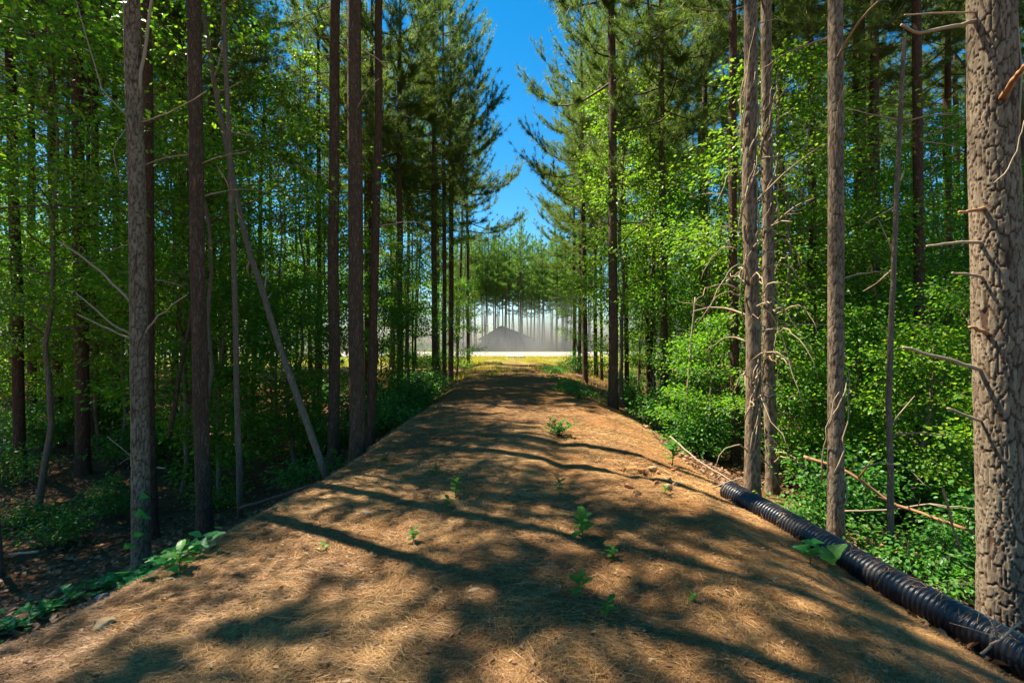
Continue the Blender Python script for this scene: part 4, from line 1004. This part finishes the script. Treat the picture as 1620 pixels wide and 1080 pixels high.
# a thin sprinkle of leaves and bark chips on the track
r_ = np.random.default_rng(8); n_ = 2600
yy = 1.8 * (12 / 1.8) ** r_.uniform(0, 1, n_); xx = r_.uniform(-1, 1, n_) * np.minimum(yy * 1.1, 3.0)
aa = r_.uniform(0, 6.28, n_)
me = leaf_mesh('bark_chips', np.stack([xx, yy, height(xx, yy) + 0.014], -1), np.stack([np.cos(aa), np.sin(aa), r_.normal(0, .1, n_)], -1), r_.normal(0, .2, (n_, 3)) + [0, 0, 1], r_.uniform(0.015, 0.045, n_), M['litter_leaf'], r_, width=0.6)
tag(obj('bark_chips', me), 'small bark chips and dead leaf bits on the track', 'bark chips', kind='stuff')

def scatter_grass(n):
    r = np.random.default_rng(9)
    y = r.uniform(22, 48.6, n); x = r.normal(0, 1, n) * (2 + (y - 22) * 0.5)
    keep = (r.uniform(0, 1, n) < np.interp(y, [22, 33, 40, 47], [0.12, 0.35, 1, 1])) & ((vnoise(x * .6, y * .35, 31) > np.interp(y, [22, 36, 44], [0.12, -0.02, -0.25])))
    keep &= ~((np.abs(x - 0.3) < 0.9) & (r.uniform(0, 1, n) < 0.85))
    x, y = x[keep], y[keep]; n = len(x); z = height(x, y)
    a = r.uniform(0, 6.28, n); L = r.uniform(0.10, 0.30, n) * np.interp(y, [22, 40], [0.7, 1.0]); w = 0.012
    d = np.stack([np.cos(a), np.sin(a), np.zeros(n)], -1); sdv = np.stack([-np.sin(a), np.cos(a), np.zeros(n)], -1) * w
    b = np.stack([x, y, z - 0.01], -1); m = b + d * (L * .15)[:, None] + np.array([0, 0, 1]) * (L * .6)[:, None]; t = b + d * (L * .5)[:, None] + np.array([0, 0, 1]) * L[:, None]
    V = np.stack([b - sdv, b + sdv, m + sdv * .7, m - sdv * .7, t], 1).reshape(-1, 3); i = np.arange(n)[:, None] * 5
    tag(obj('grass', mesh_np('grass', V, [i + [0, 1, 2, 3], i + [3, 2, 4]], M['grass'], {'rnd': np.repeat(np.clip(r.normal(.6, .22, n), 0, 1), 5)}, smooth=False)),
        'yellow-green grass on the sunny verge at the far end', 'grass', kind='stuff')
scatter_grass(90000)
# leafy ground cover down the right edge of the track
r_ = np.random.default_rng(10); n_ = 6000
yy = r_.uniform(13.5, 30, n_); xx = 2.0 + 0.03 * (yy - 13) + r_.normal(0, 0.35, n_)
k_ = vnoise(xx * .8, yy * .5, 41) > -0.1; xx, yy = xx[k_], yy[k_]; n_ = len(xx); aa = r_.uniform(0, 6.28, n_)
me = leaf_mesh('ground_cover', np.stack([xx, yy, height(xx, yy) + r_.uniform(0.01, 0.22, n_)], -1), np.stack([np.cos(aa), np.sin(aa), r_.normal(0.1, .3, n_)], -1), r_.normal(0, .35, (n_, 3)) + [0, 0, 1], r_.uniform(0.05, 0.10, n_), M['shrub'], r_)
tag(obj('ground_cover', me), 'low green weeds along the right edge of the far track', 'weeds', kind='stuff')

# ------------------------------------------------------------------ house in the mist
def house():
    Y = 69.5; x0, x1 = (757 - 810) / F * Y, (848 - 810) / F * Y; cxm = (793 - 810) / F * Y
    e = obj('house', None, loc=(cxm, Y, 0.33)); tag(e, 'low grey gabled house half lost in the mist', 'house')
    a, b = x0 - cxm, x1 - cxm; ez = 1.75; rz_ = 3.55; dp = 7.0
    g = Geo(); g.box((a + .4, 0, 0), (b - .4, dp, ez))
    g.add([(a + .4, 0, ez), (b - .4, 0, ez), (0, 0, rz_ - .25), (a + .4, dp, ez), (b - .4, dp, ez), (0, dp, rz_ - .25)], None, [(0, 1, 2), (3, 5, 4)])
    obj('wall', g.mesh('wall', M['house_wall'], False), e)
    for s, xe in ((-1, a), (1, b)):
        dz = (rz_ - ez + 0.15); g = Geo()
        V = [(0, -.4, rz_), (xe, -.4, ez - .15), (xe, dp + .4, ez - .15), (0, dp + .4, rz_)]; V += [(p[0], p[1], p[2] - 0.15) for p in V]
        g.add(V, [(0, 1, 2, 3), (7, 6, 5, 4), (0, 4, 5, 1), (1, 5, 6, 2), (2, 6, 7, 3), (3, 7, 4, 0)])
        obj('roof', g.mesh('roof', M['house_roof'], False), e)
    for wx in (-0.5, 0.6):
        g = Geo(); g.box((wx - .35, -0.03, 0.75), (wx + .35, 0.02, 1.6)); w = obj('window', g.mesh('window', M['glass'], False), e)
        g = Geo()
        g.box((wx - .43, -.06, .67), (wx - .35, .03, 1.68)); g.box((wx + .35, -.06, .67), (wx + .43, .03, 1.68)); g.box((wx - .35, -.06, 1.6), (wx + .35, .03, 1.68)); g.box((wx - .35, -.06, .67), (wx + .35, .03, .75))
        obj('window_frame', g.mesh('window_frame', M['house_trim'], False), w)
    g = Geo(); g.box((2.0, -0.03, 0.0), (2.9, 0.02, 1.75)); obj('door', g.mesh('door', M['house_roof'], False), e)
house()

# ------------------------------------------------------------------ mist bank beyond the gravel road
k = NT('drifting_mist'); pos = k.n('ShaderNodeNewGeometry').outputs['Position']
sx = k.n('ShaderNodeSeparateXYZ'); k.l(pos, sx.inputs[0])
mr = k.n('ShaderNodeMapRange'); mr.inputs['From Min'].default_value = 0.0; mr.inputs['From Max'].default_value = 7.5; mr.inputs['To Min'].default_value = 1.0; mr.inputs['To Max'].default_value = 0.0
k.l(sx.outputs[2], mr.inputs[0])
nn = k.noise(k.mapping(pos, (1, 1, 0.6)), 0.12, 2)
dn = k.math('MULTIPLY', k.math('MULTIPLY', k.math('POWER', mr.outputs[0], 1.8), k.ramp(nn, [(0.36, (0.2,) * 3), (0.7, (1.4,) * 3)])), 0.32)
pv = k.n('ShaderNodeVolumePrincipled'); pv.inputs['Color'].default_value = (0.36, 0.36, 0.36, 1); pv.inputs['Anisotropy'].default_value = 0.0
k.l(dn, pv.inputs['Density']); k.l(pv.outputs[0], k.out.inputs['Volume'])
g = Geo(); g.box((-110, 56.5, 0.0), (110, 76, 7.5))
mo = obj('mist', g.mesh('mist', k.m, False)); tag(mo, 'grey mist drifting low among the far trunks', 'mist', kind='stuff')

# ------------------------------------------------------------------ labels of the many: each by the landmark it stands next to
LAND = [(32, 'the leftmost dark pine'), (94, 'the third left-edge pine'), (131, 'the stout left pine'), (224, 'the grey forked pine'), (324, 'the second bank pine'), (440, 'the leaning dead tree'),
        (527, 'the dark bank pine'), (566, 'the large brink pine'), (632, 'the creeper-green pine'), (700, 'the close left trio'), (760, 'the misty house'), (850, 'the sky gap'), (926, 'the leaning right pine'), (970, 'the lone bank pine'),
        (1052, 'the slim shrub pine'), (1190, 'the pipe-end pine'), (1222, 'the vine-tangled pine'), (1322, 'the half-lit pine'), (1410, 'the crooked sapling'), (1460, 'the reddish right pine'), (1592, 'the thick right pine')]
ORD = ['nearest', 'second nearest', 'third nearest', 'fourth nearest', 'fifth nearest', 'sixth nearest', 'seventh nearest', 'eighth nearest', 'ninth nearest', 'tenth nearest', 'eleventh nearest', 'twelfth nearest', 'thirteenth nearest', 'fourteenth nearest', 'fifteenth nearest', 'sixteenth nearest']
KINDS = {'pines deep in the left woods': 'dark woodland pine', 'pines deep in the right woods': 'dark woodland pine', 'pines beyond the gravel road': 'tall bare-stemmed pine beyond the gravel road',
         'understory trees in the left woods': 'leafy understory tree', 'understory trees in the right woods': 'leafy understory tree',
         'undergrowth shrubs left of the track': 'leafy green shrub', 'undergrowth shrubs right of the track': 'leafy green shrub'}
sets = {}
for o in list(COL.objects):
    if o.parent is None and o.get('group') in KINDS:
        c = 810 + F * o.location.x / o.location.y; lx, ln_ = min(LAND, key=lambda a: abs(a[0] - c)); d = c - lx
        rel = 'in line with' if abs(d) < 10 else ('right of' if d > 0 else 'left of')
        sets.setdefault((KINDS[o['group']], rel, ln_), []).append(o)
for (kd, rel, ln_), os_ in sets.items():
    os_.sort(key=lambda o: o.location.y)
    for k_, o in enumerate(os_):
        o['label'] = f'{kd} {rel} {ln_}' + (f', {ORD[min(k_, 15)]}' if len(os_) > 1 else '')
